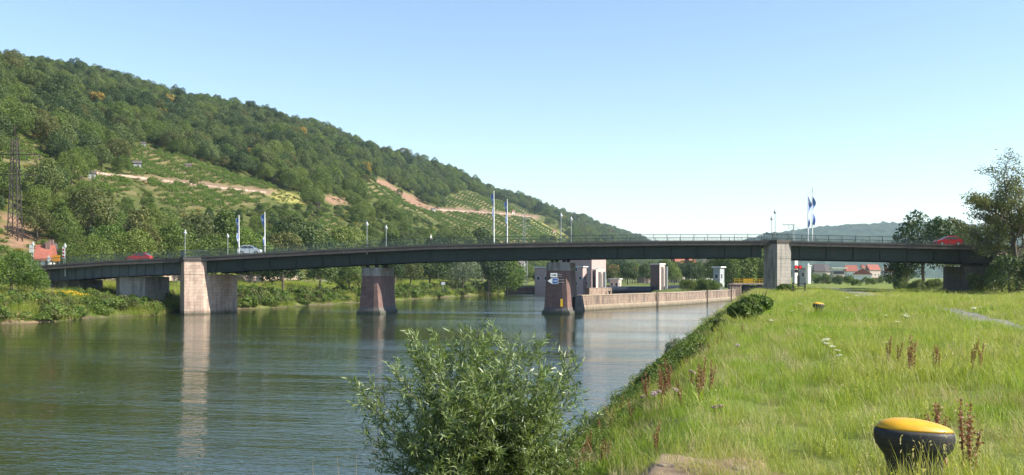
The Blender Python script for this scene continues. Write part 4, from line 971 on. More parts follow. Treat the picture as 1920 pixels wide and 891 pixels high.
# upstream wood edge and town trees
for i in range(16):
    a = 1350+i*5.6; px_tree('poplar' if i % 3 else 'bright', a, random.uniform(462, 480), random.uniform(300, 360), 'tree of the tall leafy row between the white lock hut and the grey bank pier', 1.15, group='leafy row behind the lock')
for i in range(46):
    a = 1140+i*4.6; Y = random.uniform(370, 620); px_tree(random.choice(('forest', 'dark', 'bright', 'olive')), a, random.uniform(486, 505), Y, 'green tree behind the weir between the power station and the lock hut', random.uniform(.9, 1.3), group='trees behind the weir')
for i in range(60):
    a = random.uniform(1120, 1720); Y = random.uniform(650, 1500); px_tree(random.choice(('forest', 'dark', 'bright', 'forest')), a, random.uniform(494, 508) if a < 1480 else random.uniform(504, 514), Y, 'far green tree of the valley floor beyond the lock', random.uniform(1, 1.5), group='far trees of the valley floor')
for i in range(26):
    a = random.uniform(1500, 1700); Y = random.uniform(340, 600)
    px_tree(random.choice(('forest', 'dark', 'bright', 'shrub')), a, random.uniform(511, 520), Y, 'small tree among the houses right of the grey bank pier', random.uniform(1, 1.5), group='small trees among the right-hand houses')
for i in range(10): px_tree('shrub', 1288+i*6.5, random.uniform(521, 530), random.uniform(249, 256), 'green bush growing on the lock island above the guide wall', 1.2, 'shrub', 'bushes on the lock island')
# ---- the hillside
vis_margin = 160
cand = []
Yc = 165.0
while Yc < 3500:
    sp = 5.9 if Yc < 900 else (9 if Yc < 1600 else 13)
    ww = np.arange(112, 500, sp*.93 if Yc < 900 else sp)
    xs = -ww+.25*Yc+rng.uniform(-.42, .42, len(ww))*sp; ys = Yc+rng.uniform(-.42, .42, len(ww))*sp
    cand.append(np.stack([xs, ys, np.full(len(ww), sp)], 1)); Yc += sp
cand = np.concatenate(cand); cz = H(cand[:, 0], cand[:, 1])
cpx, cpy = topx(cand[:, 0], cand[:, 1], cz); ca = -(cand[:, 0]-.25*cand[:, 1])
open_ = anyin(cpx, cpy, VINE+SOIL+MEADOWH+TERR)
openm = anyin(cpx, cpy-4, VINE+SOIL+MEADOWH+TERR)
low = (cpy > 395+np.clip((cpx-300)/14, -20, 60)) | (ca < 150)
MIXED = [[(540, 372), (690, 350), (830, 400), (850, 455), (560, 470)], [(1060, 440), (985, 395), (1100, 440)]]
mixed = anyin(cpx, cpy, MIXED)
OPEN = VINE+SOIL+MEADOWH+TERR; cover = np.zeros(len(cand), bool); pxm = F/cand[:, 1]
for fh, lat in ((0, 0), (3, 0), (6, 0), (8.5, 0), (5, -3), (5, 3)): cover |= anyin(cpx+lat*pxm, cpy-fh*pxm, OPEN)
cover &= rng.uniform(0, 1, len(cand)) < .985
cover |= (cpx > -40) & (cpx < 130) & (cand[:, 1] < 208)
cover |= (np.abs(cpx-597) < 22) & (cand[:, 1] < 420) & (cpy < 505)
filler = cover & ~anyin(cpx, cpy, OPEN) & ~anyin(cpx, cpy-2.6*pxm, OPEN) & (rng.uniform(0, 1, len(cand)) < .85) & (ca > 118)
keep = (cpx > -vis_margin) & (cpx < 1500) & (~cover | filler) & (cpy > 60)
keep &= ~((ca < 135) & (rng.uniform(0, 1, len(ca)) < .35))
dens = np.where(mixed, .62, np.where(low, .86, 1.0)); keep &= rng.uniform(0, 1, len(ca)) < dens
cand, cz, cpx, cpy, ca, low, mixed, openm, filler = [a[keep] for a in (cand, cz, cpx, cpy, ca, low, mixed, openm, filler)]
N = len(cand); u = rng.uniform(0, 1, N); patchn = wav(cand[:, 0], cand[:, 1], 75, 9)+wav(cand[:, 0], cand[:, 1], 33, 10)*.6
kind = np.where(patchn > .45, 'dark', 'forest').astype('<U8')
kind[(u < .22)] = 'bright'; kind[(u > .9)] = 'olive'; kind[(patchn < -.6) & (u < .6)] = 'bright'
kind[(low | (cpy > 340)) & (u > .35) & (u < .72)] = 'bright'; kind[low & (u > .72) & (u < .86)] = 'olive'; kind[(u > .994) & ~low & (cand[:, 1] > 420)] = 'autumn'; kind[(u > .84) & (u < .87)] = 'fir'
kind[mixed] = np.where(u[mixed] < .5, 'shrub', np.where(u[mixed] < .7, 'dshrub', 'bright')); kind[openm & (u < .55)] = 'shrub'
hts = .88*(rng.uniform(5.5, 11.5, N)+np.where(rng.uniform(0, 1, N) < .12, 3, 0))*np.where(cand[:, 2] > 8, 1.25, 1.0)
hts = np.where(kind == 'bright', hts*.95, hts); hts = np.where((kind == 'shrub') | (kind == 'dshrub'), rng.uniform(2.5, 5, N), hts)
hts = np.where(low & (hts > 6), hts*.85, hts)
hts = np.where(ca > 380, hts*.82, hts)
kind = np.where(filler, np.where(u < .7, 'shrub', 'dshrub'), kind); hts = np.where(filler, rng.uniform(1.8, 3.4, N), hts)
hts[(ca < 150) & (cand[:, 1] > 300)] *= .8
order = np.argsort(cand[:, 1]/np.maximum(hts, 1)); NI = 170
for i in order[:NI]:
    put_tree(str(kind[i]), float(cand[i, 0]), float(cand[i, 1]), float(hts[i]), 'leafy shrub low on the wooded slope behind the left half of the bridge' if 'shrub' in kind[i] else 'leafy tree low on the wooded slope behind the left half of the bridge', 'shrub' if 'shrub' in kind[i] else 'tree', 'shrubs low on the slope' if 'shrub' in kind[i] else 'trees low on the slope', random.uniform(.9, 1.15), z=float(cz[i])-.2)
for k_ in KINDS:                                                      # every kind has its standing tree before the wood copies its crown
    for j, K in enumerate(KINDS[k_]):
        if K['root'] is None:
            i = next(i for i in order[NI:] if kind[i] == k_) if (kind == k_).any() else order[NI+j]
            if k_ == 'autumn': i = int(np.argmin((cpx-176)**2+(cpy-205)**2))
            put_tree(k_, float(cand[i, 0]), float(cand[i, 1]), float(hts[i]), {'autumn': 'yellowing tree standing out in the dark wood high on the hill'}.get(k_, 'leafy tree at the lower edge of the hillside wood'), 'tree', None if k_ == 'autumn' else 'trees at the lower edge of the wood', z=float(cz[i])-.2, var=j)
def scatter(name, pts, rot, scl, var, protos, label, cat, kind='stuff'):
    n = len(pts); me = bpy.data.meshes.new(name); me.vertices.add(n); me.vertices.foreach_set('co', np.asarray(pts, np.float32).ravel())
    for an, tp, ar, key in (('rot', 'FLOAT_VECTOR', rot, 'vector'), ('scl', 'FLOAT_VECTOR', scl, 'vector'), ('var', 'INT', var, 'value')):
        a = me.attributes.new(an, tp, 'POINT'); a.data.foreach_set(key, np.asarray(ar, np.int32 if tp == 'INT' else np.float32).ravel())
    o = bpy.data.objects.new(name, me); col.objects.link(o)
    g = bpy.data.node_groups.new(name, 'GeometryNodeTree'); g.interface.new_socket('Geometry', in_out='INPUT', socket_type='NodeSocketGeometry'); g.interface.new_socket('Geometry', in_out='OUTPUT', socket_type='NodeSocketGeometry')
    gi = g.nodes.new('NodeGroupInput'); go = g.nodes.new('NodeGroupOutput'); ip = g.nodes.new('GeometryNodeInstanceOnPoints')
    jn = g.nodes.new('GeometryNodeJoinGeometry')
    for p in reversed(protos):
        oi = g.nodes.new('GeometryNodeObjectInfo'); oi.transform_space = 'ORIGINAL'; oi.inputs['Object'].default_value = p; oi.inputs['As Instance'].default_value = True
        g.links.new(oi.outputs['Geometry'], jn.inputs[0])
    def at(nm, tp):
        a = g.nodes.new('GeometryNodeInputNamedAttribute'); a.data_type = tp; a.inputs['Name'].default_value = nm; return a.outputs['Attribute']
    er = g.nodes.new('FunctionNodeEulerToRotation'); g.links.new(at('rot', 'FLOAT_VECTOR'), er.inputs[0])
    g.links.new(gi.outputs[0], ip.inputs['Points']); g.links.new(jn.outputs[0], ip.inputs['Instance']); ip.inputs['Pick Instance'].default_value = True
    g.links.new(at('var', 'INT'), ip.inputs['Instance Index']); g.links.new(er.outputs[0], ip.inputs['Rotation']); g.links.new(at('scl', 'FLOAT_VECTOR'), ip.inputs['Scale'])
    g.links.new(ip.outputs[0], go.inputs[0])
    md = o.modifiers.new('scatter', 'NODES'); md.node_group = g
    return tag(o, label, cat, None, kind)
def zrot(n, tilt=0): return np.stack([rng.normal(0, tilt, n), rng.normal(0, tilt, n), rng.uniform(0, 6.283, n)], 1)
rest = order[NI:]; protos = []; base = {}
for k_ in KINDS: base[k_] = len(protos); protos += [K['crown'] for K in KINDS[k_]]
nP = len(protos)
vi = np.array([base[str(kind[i])]+rng.integers(0, len(KINDS[str(kind[i])])) for i in rest])
s_ = (hts[rest]/10.6)[:, None]*rng.uniform(.85, 1.2, (len(rest), 1)); sc3 = np.concatenate([s_*rng.uniform(.92, 1.15, s_.shape), s_*rng.uniform(.92, 1.15, s_.shape), s_], 1)
ptsF = np.stack([cand[rest, 0], cand[rest, 1], cz[rest]-.3], 1)
# one wood per kind of crown keeps the picking simple
for k_ in KINDS:
    mk = (vi >= base[k_]) & (vi < base[k_]+len(KINDS[k_]))
    if not mk.any(): continue
    scatter('hillside_wood', ptsF[mk], zrot(mk.sum()), sc3[mk], vi[mk]-base[k_], [K['crown'] for K in KINDS[k_]],
            {'forest': 'dense mid green wood covering the long hill', 'dark': 'darker patches of the wood on the long hill', 'bright': 'lighter green crowns in the wood on the long hill', 'olive': 'olive crowns in the wood on the long hill',
             'shrub': 'bright scrub between the vineyards', 'dshrub': 'dark scrub between the vineyards', 'autumn': 'few yellow crowns high in the hillside wood'}.get(k_, 'crowns in the hillside wood'), 'wood')
# ---- vineyard rows
def clump(name, seed, n, rx, rz_, ls, mat, lab, cat, loc, asp=.6, zc=.5, kind='stuff', scale=1):
    v, f, t = crown_data(seed=seed, Rx=rx, Rz=rz_, zc=zc, nl=n, nlobe=7, ls=ls, lobef=.55)
    o = np_mesh(name, v, f, mat, tint=t); o.location = loc; o.scale = (scale,)*3
    return tag(o, lab, cat, None, kind)
gx, gy = [], []
for a_ in np.arange(150, 330, 2.9):
    ys = np.arange(170, 1500, 1.15); gx.append(-a_+.25*ys+rng.normal(0, .12, len(ys))); gy.append(ys+rng.uniform(-.3, .3, len(ys)))
gx = np.concatenate(gx); gy = np.concatenate(gy); gz = H(gx, gy); vx, vy = topx(gx, gy, gz)
mk = anyin(vx, vy, VINE) & ~anyin(vx, vy, SOIL+TERR) & (vx > -60) & (wav(gx, gy, 55, 12) > -.9) & (rng.uniform(0, 1, len(gx)) < .93)
gx, gy, gz = gx[mk], gy[mk], gz[mk]
vp = [clump('vines', 501+i, 170, .75, .8, .15, M['leaf_vine'], 'row of green vines at the edge of the vineyard', 'vines', (float(gx[i*7]), float(gy[i*7]), float(gz[i*7])), zc=.75) for i in range(2)]
scatter('vineyard', np.stack([gx, gy, gz], 1), zrot(len(gx)), np.repeat(rng.uniform(.75, 1.25, (len(gx), 1)), 3, 1), rng.integers(0, 2, len(gx)), vp, 'terraced vineyards in rows along the open slope', 'vineyard')
# terrace walls of pale stone along the vineyard road
for poly, lab in ((((136, 322), (230, 331), (330, 343), (420, 354), (508, 363)), 'long pink sandstone terrace wall under the left vineyard'), (((803, 393), (880, 397), (950, 402), (1008, 409)), 'thin pale terrace wall across the right vineyard')):
    m = MB(); pts3 = []
    for i in range(len(poly)-1):
        for k in range(10):
            t = k/10; qx = poly[i][0]*(1-t)+poly[i+1][0]*t; qy = poly[i][1]*(1-t)+poly[i+1][1]*t
            ys = np.linspace(250, 1500, 5000); xs = (qx-960)/F*ys; zz = CAM+(HZ-qy)/F*ys; hh = H(xs, ys); j = np.argmax(hh > zz); pts3.append((xs[j], ys[j], hh[j]))
    vs = []
    for p in pts3: vs += [(p[0], p[1], p[2]-.8), (p[0], p[1], p[2]+.55), (p[0]-.6, p[1]+.1, p[2]+.55), (p[0]-.6, p[1]+.1, p[2]-.8)]
    n = len(pts3); m.add(vs, [(i*4+j, (i+1)*4+j, (i+1)*4+(j+1) % 4, i*4+(j+1) % 4) for i in range(n-1) for j in range(4)])
    o = m.build('terrace_wall', M['pink_stone']); tag(o, lab, 'wall')
def ray_hill(qx, qy):
    ys = np.linspace(180, 2500, 12000); xs = (qx-960)/F*ys; zz = CAM+(HZ-qy)/F*ys; hh = H(xs, ys); j = int(np.argmax(hh > zz)); return Vector((float(xs[j]), float(ys[j]), float(hh[j])))
def hut(qx, qy, wm, rm, lab, s=1.0):
    p = ray_hill(qx, qy); t = thing('vineyard_hut', lab, 'hut', p, R(25)); t.scale = (s*.68,)*3
    m = MB(); m.box((0, 0, 1), (3, 2.6, 3)); m.build('wall', M[wm], t)
    m = MB(); m.add([(-1.9, -1.7, 2.3), (1.9, -1.7, 2.3), (1.9, 0, 3.5), (-1.9, 0, 3.5), (-1.9, 1.7, 2.3), (1.9, 1.7, 2.3)], [(0, 1, 2, 3), (3, 2, 5, 4), (0, 3, 4), (1, 5, 2), (0, 4, 5, 1)]); m.build('roof', M[rm], t)
    m = MB(); m.box((.3, -1.32, .7), (.8, .08, 1.8)); m.build('door', M['bark'], t)
hut(257, 317, 'render_grey', 'roof_dark', 'grey hut with a dark roof at the left edge of the upper vineyard', 1.2)
hut(353, 318, 'render_pink', 'roof_dark', 'small pink hut in the middle of the upper vineyard', 1.0)
hut(268, 276, 'render_grey', 'roof_dark', 'tiny hut at the top corner of the upper vineyard', .9)
hut(172, 336, 'render_grey', 'roof_dark', 'low hut under the terrace wall at its left end', 1.0)
hut(812, 398, 'white', 'roof_dark', 'pale hut at the foot of the orange earth strip', 1.3)
hut(962, 401, 'render_white', 'roof_red', 'small white hut with a red roof high in the right vineyard', 1.6)
hut(1039, 437, 'render_cream', 'roof_red', 'little cream hut low at the right end of the vineyard', 1.6)
# ---- left bank: reeds, scrub, gold flowers, grazing meadow
def blades(seed, n, rad, h0, h1, wd, lean=.35, heads=0, tmin=0, tmax=1):
    rg = np.random.default_rng(seed); h = rg.uniform(h0, h1, n); a = rg.uniform(0, 6.283, n); r = rad*np.sqrt(rg.uniform(0, 1, n)); th = rg.uniform(0, 6.283, n)
    b = np.stack([r*np.cos(a), r*np.sin(a), np.zeros(n)], 1); dr = np.stack([np.cos(th), np.sin(th), np.zeros(n)], 1); sd_ = np.stack([-np.sin(th), np.cos(th), np.zeros(n)], 1)
    ln = h*np.abs(rg.normal(lean, lean*.6, n)); lv = []; W_ = wd*rg.uniform(.6, 1.3, n)
    for f_, wf in ((0, .9), (.4, 1), (.75, .7), (1, .08)):
        c = b+dr*(ln*f_**2)[:, None]+np.array([0, 0, 1])*(h*(f_-.12*f_**3))[:, None]; c[:, 2] -= .02*(f_ == 0)
        lv += [c-sd_*(W_*wf*.5)[:, None], c+sd_*(W_*wf*.5)[:, None]]
    v = np.stack(lv, 1).reshape(-1, 3); q_ = np.array([[0, 1, 3, 2], [2, 3, 5, 4], [4, 5, 7, 6]])
    f = (np.arange(n)[:, None, None]*8+q_[None]).reshape(-1, 4); t = np.repeat(rg.uniform(tmin, tmax, n), 8)
    if heads:
        top = (b+dr*ln[:, None]+np.array([0, 0, 1])*(h*.9)[:, None])[:heads]
        cs = np.repeat(top, 5, 0)+rg.normal(0, 1, (heads*5, 3))*np.array([.008, .008, .035]); hv, hf = leaves(rg, cs, np.tile([0, 0, 1.], (len(cs), 1)), .013, .4, 1)
        f = np.concatenate([f, hf+len(v)]); v = np.concatenate([v, hv]); t = np.concatenate([t, np.full(len(hv), 1.0)])
    return v, f, t
def tuft(name, mat, lab, cat, loc, scale=1, **k):
    v, f, t = blades(**k); o = np_mesh(name, v, f, mat, tint=t); o.location = loc; o.scale = (scale,)*3; return tag(o, lab, cat, None, 'stuff')
ga = lambda n, lo, hi: rng.uniform(lo, hi, n)
n = 3300; la = 88.6+ga(n, 0, 1)**1.5*12; lY = 118+ (ga(n, 0, 1)**1.25)*245; lx = -la+.25*lY; lz = H(lx, lY); qx, qy = topx(lx, lY, lz)
scar = (((qx-40)/42)**2+((qy-592)/10)**2 < 1)
mown = (la > 96) & (lY > 165)
mk = ~scar & (lz > .15) & (wav(lx, lY, 11, 71)+.6*wav(lx, lY, 5, 72) > -.55) & ~mown & (qx > -60) & ~(((lx+57)**2/30+(lY-155)**2/16) < 1) & ~(np.abs(lx+69) < 3.5)
lx, lY, lz = lx[mk], lY[mk], lz[mk]
bk = [clump('bank_scrub', 601+i, 420, .95, .85, .13, M[mm], lab, 'scrub', (float(lx[i]), float(lY[i]), float(lz[i])), zc=.6) for i, (mm, lab) in enumerate((('leaf_bright', 'light green scrub at the far water edge'), ('leaf_vine', 'yellow-green scrub at the far water edge'), ('leaf_olive', 'dull olive scrub at the far water edge')))]
scatter('bank_scrub', np.stack([lx, lY, lz], 1), zrot(len(lx), .1), np.stack([ga(len(lx), .5, 1.3)]*2+[ga(len(lx), .3, .95)*np.where(lY > 165, 1.35, 1)*(1+.55*wav(lx, lY, 13, 73))], 1), rng.integers(0, 3, len(lx)), bk, 'tangled green scrub and reeds lining the far bank', 'scrub')
px_tree('silver', 78, 573, 139, 'grey-green low willow shrub at the left water edge right of the sandy scar', 1.9, 'shrub')
px_tree('dshrub', 205, 556, 150, 'dark shrub left of the grey land pier', 1.0, 'shrub')
px_tree('shrub', 600, 540, 226, 'rounded shrub on the bank left of the middle pier', 1.6, 'shrub')
gp = P(130, 575, 141); gpz = hz(gp.x, gp.y)
v_, f_, t_ = crown_data(seed=77, Rx=2.6, Rz=.5, zc=.85, nl=500, nlobe=12, ls=.09, lobef=.4); o = np_mesh('golden_flowers', v_, f_, M['goldflower'], tint=t_); o.location = (gp.x, gp.y, gpz+.2); tag(o, 'patch of golden yellow flowers on the left bank', 'flowers', None, 'stuff')
# rough grass and bramble clumps on the open hill slopes
n = 60000; ta = ga(n, 104, 330); tY = 165+ga(n, 0, 1)**1.4*1100; tx = -ta+.25*tY; tz = H(tx, tY); qx, qy = topx(tx, tY, tz)
mk = ((ta < 262)) & ~anyin(qx, qy, VINE+TERR) & (qx > -60) & (rng.uniform(0, 1, n) < np.where(anyin(qx, qy, SOIL), .10, .6)) & (wav(tx, tY, 22, 61) > -.5)
tx, tY, tz, ta = tx[mk], tY[mk], tz[mk], ta[mk]; print('turf', len(tx))
tp_ = [clump('slope_turf', 801+i, 160, .8, .35, .12, M[mm], lab, 'turf', (float(tx[i]), float(tY[i]), float(tz[i])), zc=.2) for i, (mm, lab) in enumerate((('leaf_vine', 'light green rough turf on the open slope'), ('leaf_olive', 'olive rough turf on the open slope'), ('leaf_autumn', 'dry yellow turf on the open slope')))]
scatter('slope_turf', np.stack([tx, tY, tz], 1), zrot(len(tx)), np.stack([ga(len(tx), .5, 1.6)]*2+[ga(len(tx), .4, 1.5)*np.where(ta < 128, .35, 1)], 1), rng.choice(3, len(tx), p=[.5, .4, .1]), tp_, 'rough turf and bramble clumps on the open hill slopes', 'turf')
n = 6500; ba = 88.3+ga(n, 0, 1)**1.3*24; bY = 118+ga(n, 0, 1)**1.3*240; bx2 = -ba+.25*bY; bz2 = H(bx2, bY); mk = (bz2 > .1); bx2, bY, bz2 = bx2[mk], bY[mk], bz2[mk]; BANK = (bx2, bY, bz2)
# riverside road and wall on the left bank
rp = ribbon('riverside_road', [(-92, 168), (-82, 172), (-72, 185), (-62, 215), (-50, 262), (-36, 320)], 4.5, M['path'], .05)
m = MB(); vs = []
for x_, y_ in rp[5:56]:
    d = 3.2; z_ = hz(x_-d, y_); vs += [(x_-d, y_, z_-1), (x_-d, y_, z_+1.2), (x_-d-.5, y_+.1, z_+1.2), (x_-d-.5, y_+.1, z_-1)]
n = len(vs)//4; m.add(vs, [(i*4+j, (i+1)*4+j, (i+1)*4+(j+1) % 4, i*4+(j+1) % 4) for i in range(n-1) for j in range(4)]); o = m.build('roadside_wall', M['pink_stone']); tag(o, 'pink sandstone retaining wall along the riverside road seen under the left span', 'wall')
# ================================================================ branching trees and the foreground
def grow(seed, H_, spread, r0, levels=4, nb=(4, 4, 4, 4), up=.35, first=.22, lenf=.66, bend=.12, side=0):
    rg = random.Random(seed); m = MB(); tips = []
    def branch(p, d, L, r, lv):
        pts = [p]; k = 4; dd = d.copy()
        for i in range(k):
            dd = (dd+Vector((rg.gauss(0, bend), rg.gauss(0, bend), rg.gauss(0, bend)+.05*up)))
            dd.normalize(); pts.append(pts[-1]+dd*L/k)
        m.tube(pts, [r*(1-.6*i/k) for i in range(k+1)], 7 if lv < 2 else 4)
        if lv >= levels:
            tips.append((pts[-1], dd.copy(), L)); tips.append((pts[-2], dd.copy(), L)); return
        n = nb[lv]
        for i in range(n):
            f = (first if lv == 0 else .3)+(1-(first if lv == 0 else .3))*(i+.6)/n; j = min(int(f*k), k-1); q_ = pts[j].lerp(pts[j+1], f*k-j)
            ax = Vector((rg.gauss(0, 1), rg.gauss(0, 1), rg.gauss(0, .3)+up*.5)); ax = ax-dd*ax.dot(dd)*.6; ax.normalize()
            nd_ = (dd*(.45 if lv else .35)+ax*spread+Vector((0, 0, up*.5))).normalized()
            branch(q_, nd_, L*lenf*rg.uniform(.75, 1.15)*(1.1-.35*f if lv == 0 else 1), r*.5, lv+1)
        branch(pts[-1], dd, L*.5, r*.38, min(lv+1, levels))
    branch(Vector((0, 0, -.3)), Vector((0, 0, 1)), H_, r0, 0)
    return m, tips
def leafy(name, lab, cat, loc, seed, H_, r0, mat, per, csz, ls, **k):
    m, tips = grow(seed, H_, k.pop('spread', .8), r0, **k); rg = np.random.default_rng(seed)
    t = thing(name, lab, cat, loc); m.build('trunk', M['bark'], t, smooth=True)
    tp = np.array([tuple(a[0]) for a in tips]); c = np.repeat(tp, per, 0)+rg.normal(0, 1, (len(tp)*per, 3))*csz*np.array([1, 1, .65])
    v, f = leaves(rg, c, np.tile([0, 0, .8], (len(c), 1)), ls, .55, .9)
    np_mesh('crown', v, f, M[mat], t, tint=np.repeat(np.clip(np.repeat(rg.uniform(0, 1, len(tp)), per)*.5+rg.uniform(0, .5, len(c)), 0, 1), 4)); return t
bx_ = 72.0; by_ = 144.0
leafy('chestnut_tree', 'tall open-crowned tree standing at the right end of the bridge', 'tree', (bx_, by_, hz(bx_, by_)), 11, 10.6, .40, 'leaf_chest', 8, .46, .145, levels=4, nb=(12, 5, 4, 3), spread=.9, up=.40, first=.27, lenf=.50, bend=.07)
px_tree('dshrub', 1893, 478, 141, 'dense ivy-dark bush wrapped around the foot of the tall open-crowned tree', 1.0, 'shrub')
px_tree('dshrub', 1862, 500, 147.5, 'dark bush in front of the right bridge abutment', .9, 'shrub')
px_tree('dshrub', 1828, 512, 149, 'low dark bush left of the right bridge abutment', .9, 'shrub')
px_tree('dark', 1945, 470, 139, 'dark tree cut by the right edge of the picture', .9)
# bank shrubs by the near water edge
def bankshrub(lab, x, y, h, wd, mat, seed, n=2600, ls=.10, nm='bank_shrub'):
    v, f, t = crown_data(seed=seed, Rx=wd/2/.95, Rz=h/1.7, zc=h*.42, nl=n, nlobe=34, ls=ls, lobef=.30); t_ = thing(nm, lab, 'shrub', (x, y, hz(x, y)-.1))
    rg = random.Random(seed); m = MB()
    for i in range(9):
        a = rg.uniform(0, 6.28); r = rg.uniform(.1, .5)*wd; m.tube([(0, 0, -.2), (math.cos(a)*r*.5, math.sin(a)*r*.5, h*.5), (math.cos(a)*r, math.sin(a)*r, h*rg.uniform(.8, 1.1))], [.03, .022, .008], 5)
    m.build('stem', M['bark'], t_); np_mesh('foliage', v, f, M[mat], t_, tint=t); return t_
def at(px_, Y): return (px_-960)/F*Y
def crest(px_, py):
    ys = np.linspace(4, 140, 6000); xs = (px_-960)/F*ys; zz = CAM+(HZ-py)/F*ys; hh = H(xs, ys); j = int(np.argmax(hh > zz)); return float(xs[j]), float(ys[j])
def crestshrub(lab, px_, pyb, pyt, wpx, mat, seed, n, ls):
    x, y = crest(px_, pyb); bankshrub(lab, x, y, (pyb-pyt)/F*y, wpx/F*y, mat, seed, n, ls)
crestshrub('rounded green willow shrub on the bank in front of the grey bridge pier', 1398, 601, 550, 62, 'leaf_bright', 31, 6000, .07)
crestshrub('lighter yellow-green shrub behind the rounded one, leaning on the foot of the grey bridge pier', 1422, 588, 541, 52, 'leaf_vine', 32, 4200, .075)
crestshrub('small grey-green shrub at the near water edge below the grass slope', 1272, 676, 627, 58, 'leaf_silver', 33, 3600, .035)
crestshrub('little olive shrub at the water edge further along the slope', 1352, 622, 592, 34, 'leaf_olive', 34, 2400, .05)
bankshrub('green shrub at the foot of the grey pier beside the iron barrier', at(1474, 125), 125, 1.6, 2.4, 'leaf_bright', 35, 2600, .09)
# the big willow bush in the foreground
def willow():
    bx, by = -.40, 16.2; bz = hz(bx, by); t = thing('willow_bush', 'large narrow-leaved willow bush at the water edge in the foreground', 'bush', (bx, by, bz)); rg = random.Random(5); nr = np.random.default_rng(5)
    m = MB(); C_ = []; D_ = []
    def stem(p, d, L, r, lv, sag):
        k = 7; pts = [p]; dd = d.copy()
        for i in range(k):
            dd = (dd+Vector((rg.gauss(0, .07), rg.gauss(0, .07), -sag+rg.gauss(0, .04)))).normalized(); pts.append(pts[-1]+dd*L/k)
        m.tube(pts, [r*(1-.8*i/k) for i in range(k+1)], 4, tint=.3)
        if lv < 2:
            n = int(L/(.085 if lv == 0 else .10))
            for i in range(n):
                f = .22+.78*i/n if lv == 0 else .15+.85*i/n
                j = min(int(f*k), k-1); q_ = pts[j].lerp(pts[j+1], f*k-j); ax = Vector((rg.gauss(0, 1), rg.gauss(0, 1), rg.gauss(0, .6))).normalized()
                if lv == 0 and rg.random() < .82: stem(q_, (dd*.5+d*.4+ax*.75+Vector((0, 0, .15))).normalized(), rg.uniform(.28, .75)*(1.15-.55*f), r*.3, 2 if rg.random() < .9 else 1, .03)
        if lv >= 1 or True:
            n = int(L/(.022 if lv else .05))
            for i in range(n):
                f = (.12 if lv else .5)+(.88 if lv else .5)*i/max(n, 1); j = min(int(f*k), k-1); q_ = pts[j].lerp(pts[j+1], f*k-j); ax = Vector((rg.gauss(0, 1), rg.gauss(0, 1), rg.gauss(0, 1))).normalized()
                lf = ((pts[j+1]-pts[j]).normalized()*.75+ax*.8).normalized(); C_.append(tuple(q_)); D_.append(tuple(lf))
    for i in range(118):
        a = rg.uniform(0, 6.283); el = rg.uniform(.1, 1.0)**.62*1.42; el = max(.2, el); L = rg.uniform(2.2, 3.3)*(1 if el > .95 else .68 if el > .6 else .50)*(.95 if math.cos(a) > 0 else 1.0)
        d = Vector((math.cos(a)*math.cos(el), math.sin(a)*math.cos(el)*.8, math.sin(el))); b0 = Vector((rg.gauss(0, .26), rg.gauss(0, .22), .15))
        stem(b0, d, L, .013, 0, .035 if el > .6 else .01)
    for (dx, L, e) in ((-.52, 3.3, 1.25), (-.35, 3.05, 1.32), (.1, 2.95, 1.5), (.45, 2.95, 1.3)):
        d = Vector((dx, rg.uniform(-.1, .1), math.tan(e)*abs(dx)+.01 if abs(dx) > .2 else 1.0)).normalized(); stem(Vector((0, 0, 0)), d, L, .013, 0, .0)
    m.build('stems', M['bark'], t)
    C_ = np.array(C_); D_ = np.array(D_); n = len(C_); s_ = nr.uniform(.045, .08, n)[:, None]; b = unit(np.cross(D_, nr.normal(0, 1, (n, 3)))); c_ = np.cross(D_, b)
    w_ = s_*.17; cp = C_+D_*s_*2+c_*s_*.25*nr.normal(0, 1, (n, 1))
    v = np.stack([C_, C_+D_*s_*.9-b*w_+c_*s_*.08, cp, C_+D_*s_*.9+b*w_+c_*s_*.08], 1).reshape(-1, 3)
    np_mesh('foliage', v, np.arange(n*4).reshape(n, 4), M['leaf_willow'], t, tint=np.repeat(nr.beta(1.6, 2.2, n), 4)); print('willow leaves', n)
willow()
# ---- mooring bollards
def bollard(lab, x, y, rz):
    z = hz(x, y); t = thing('mooring_bollard', lab, 'bollard', (x, y, z), rz, 'mooring bollards in the meadow')
    n = 40
    def ring(rx, ry, zc, tilt=0, ox=0):
        return [(ox+rx*math.copysign(abs(math.cos(a))**.93, math.cos(a)), ry*math.sin(a), zc+tilt*(ox+rx*math.cos(a))) for a in (2*math.pi*j/n for j in range(n))]
    def loft(rings, cap0=True, cap1=True):
        m = MB(); k = len(rings); fs = [(i*n+j, i*n+(j+1) % n, (i+1)*n+(j+1) % n, (i+1)*n+j) for i in range(k-1) for j in range(n)]
        if cap0: fs.append(tuple(range(n-1, -1, -1)))
        if cap1: fs.append(tuple((k-1)*n+j for j in range(n)))
        m.add([p for r in rings for p in r], fs); return m
    T_ = -.06
    rim = [ring(.175, .115, -.3, 0), ring(.17, .11, .25, 0), ring(.172, .112, .42, 0, .0), ring(.188, .12, .465, T_*.5, .0), ring(.218, .135, .50, T_*.9, .0), ring(.243, .144, .535, T_, 0), ring(.252, .15, .58, T_, 0), ring(.251, .15, .615, T_, 0), ring(.240, .143, .637, T_, 0)]
    loft(rim).build('post', M['bollard_black'], t, smooth=True)
    cap = [ring(.239, .142, .638, T_), ring(.232, .137, .650, T_), ring(.21, .123, .668, T_*1.1, -.006), ring(.17, .10, .684, T_*1.2, -.014), ring(.115, .068, .697, T_*1.3, -.02), ring(.05, .03, .704, T_*1.35, -.024), ring(.012, .008, .706, T_*1.35, -.026)]
    loft(cap).build('cap', M['bollard_yellow'], t, smooth=True); return t
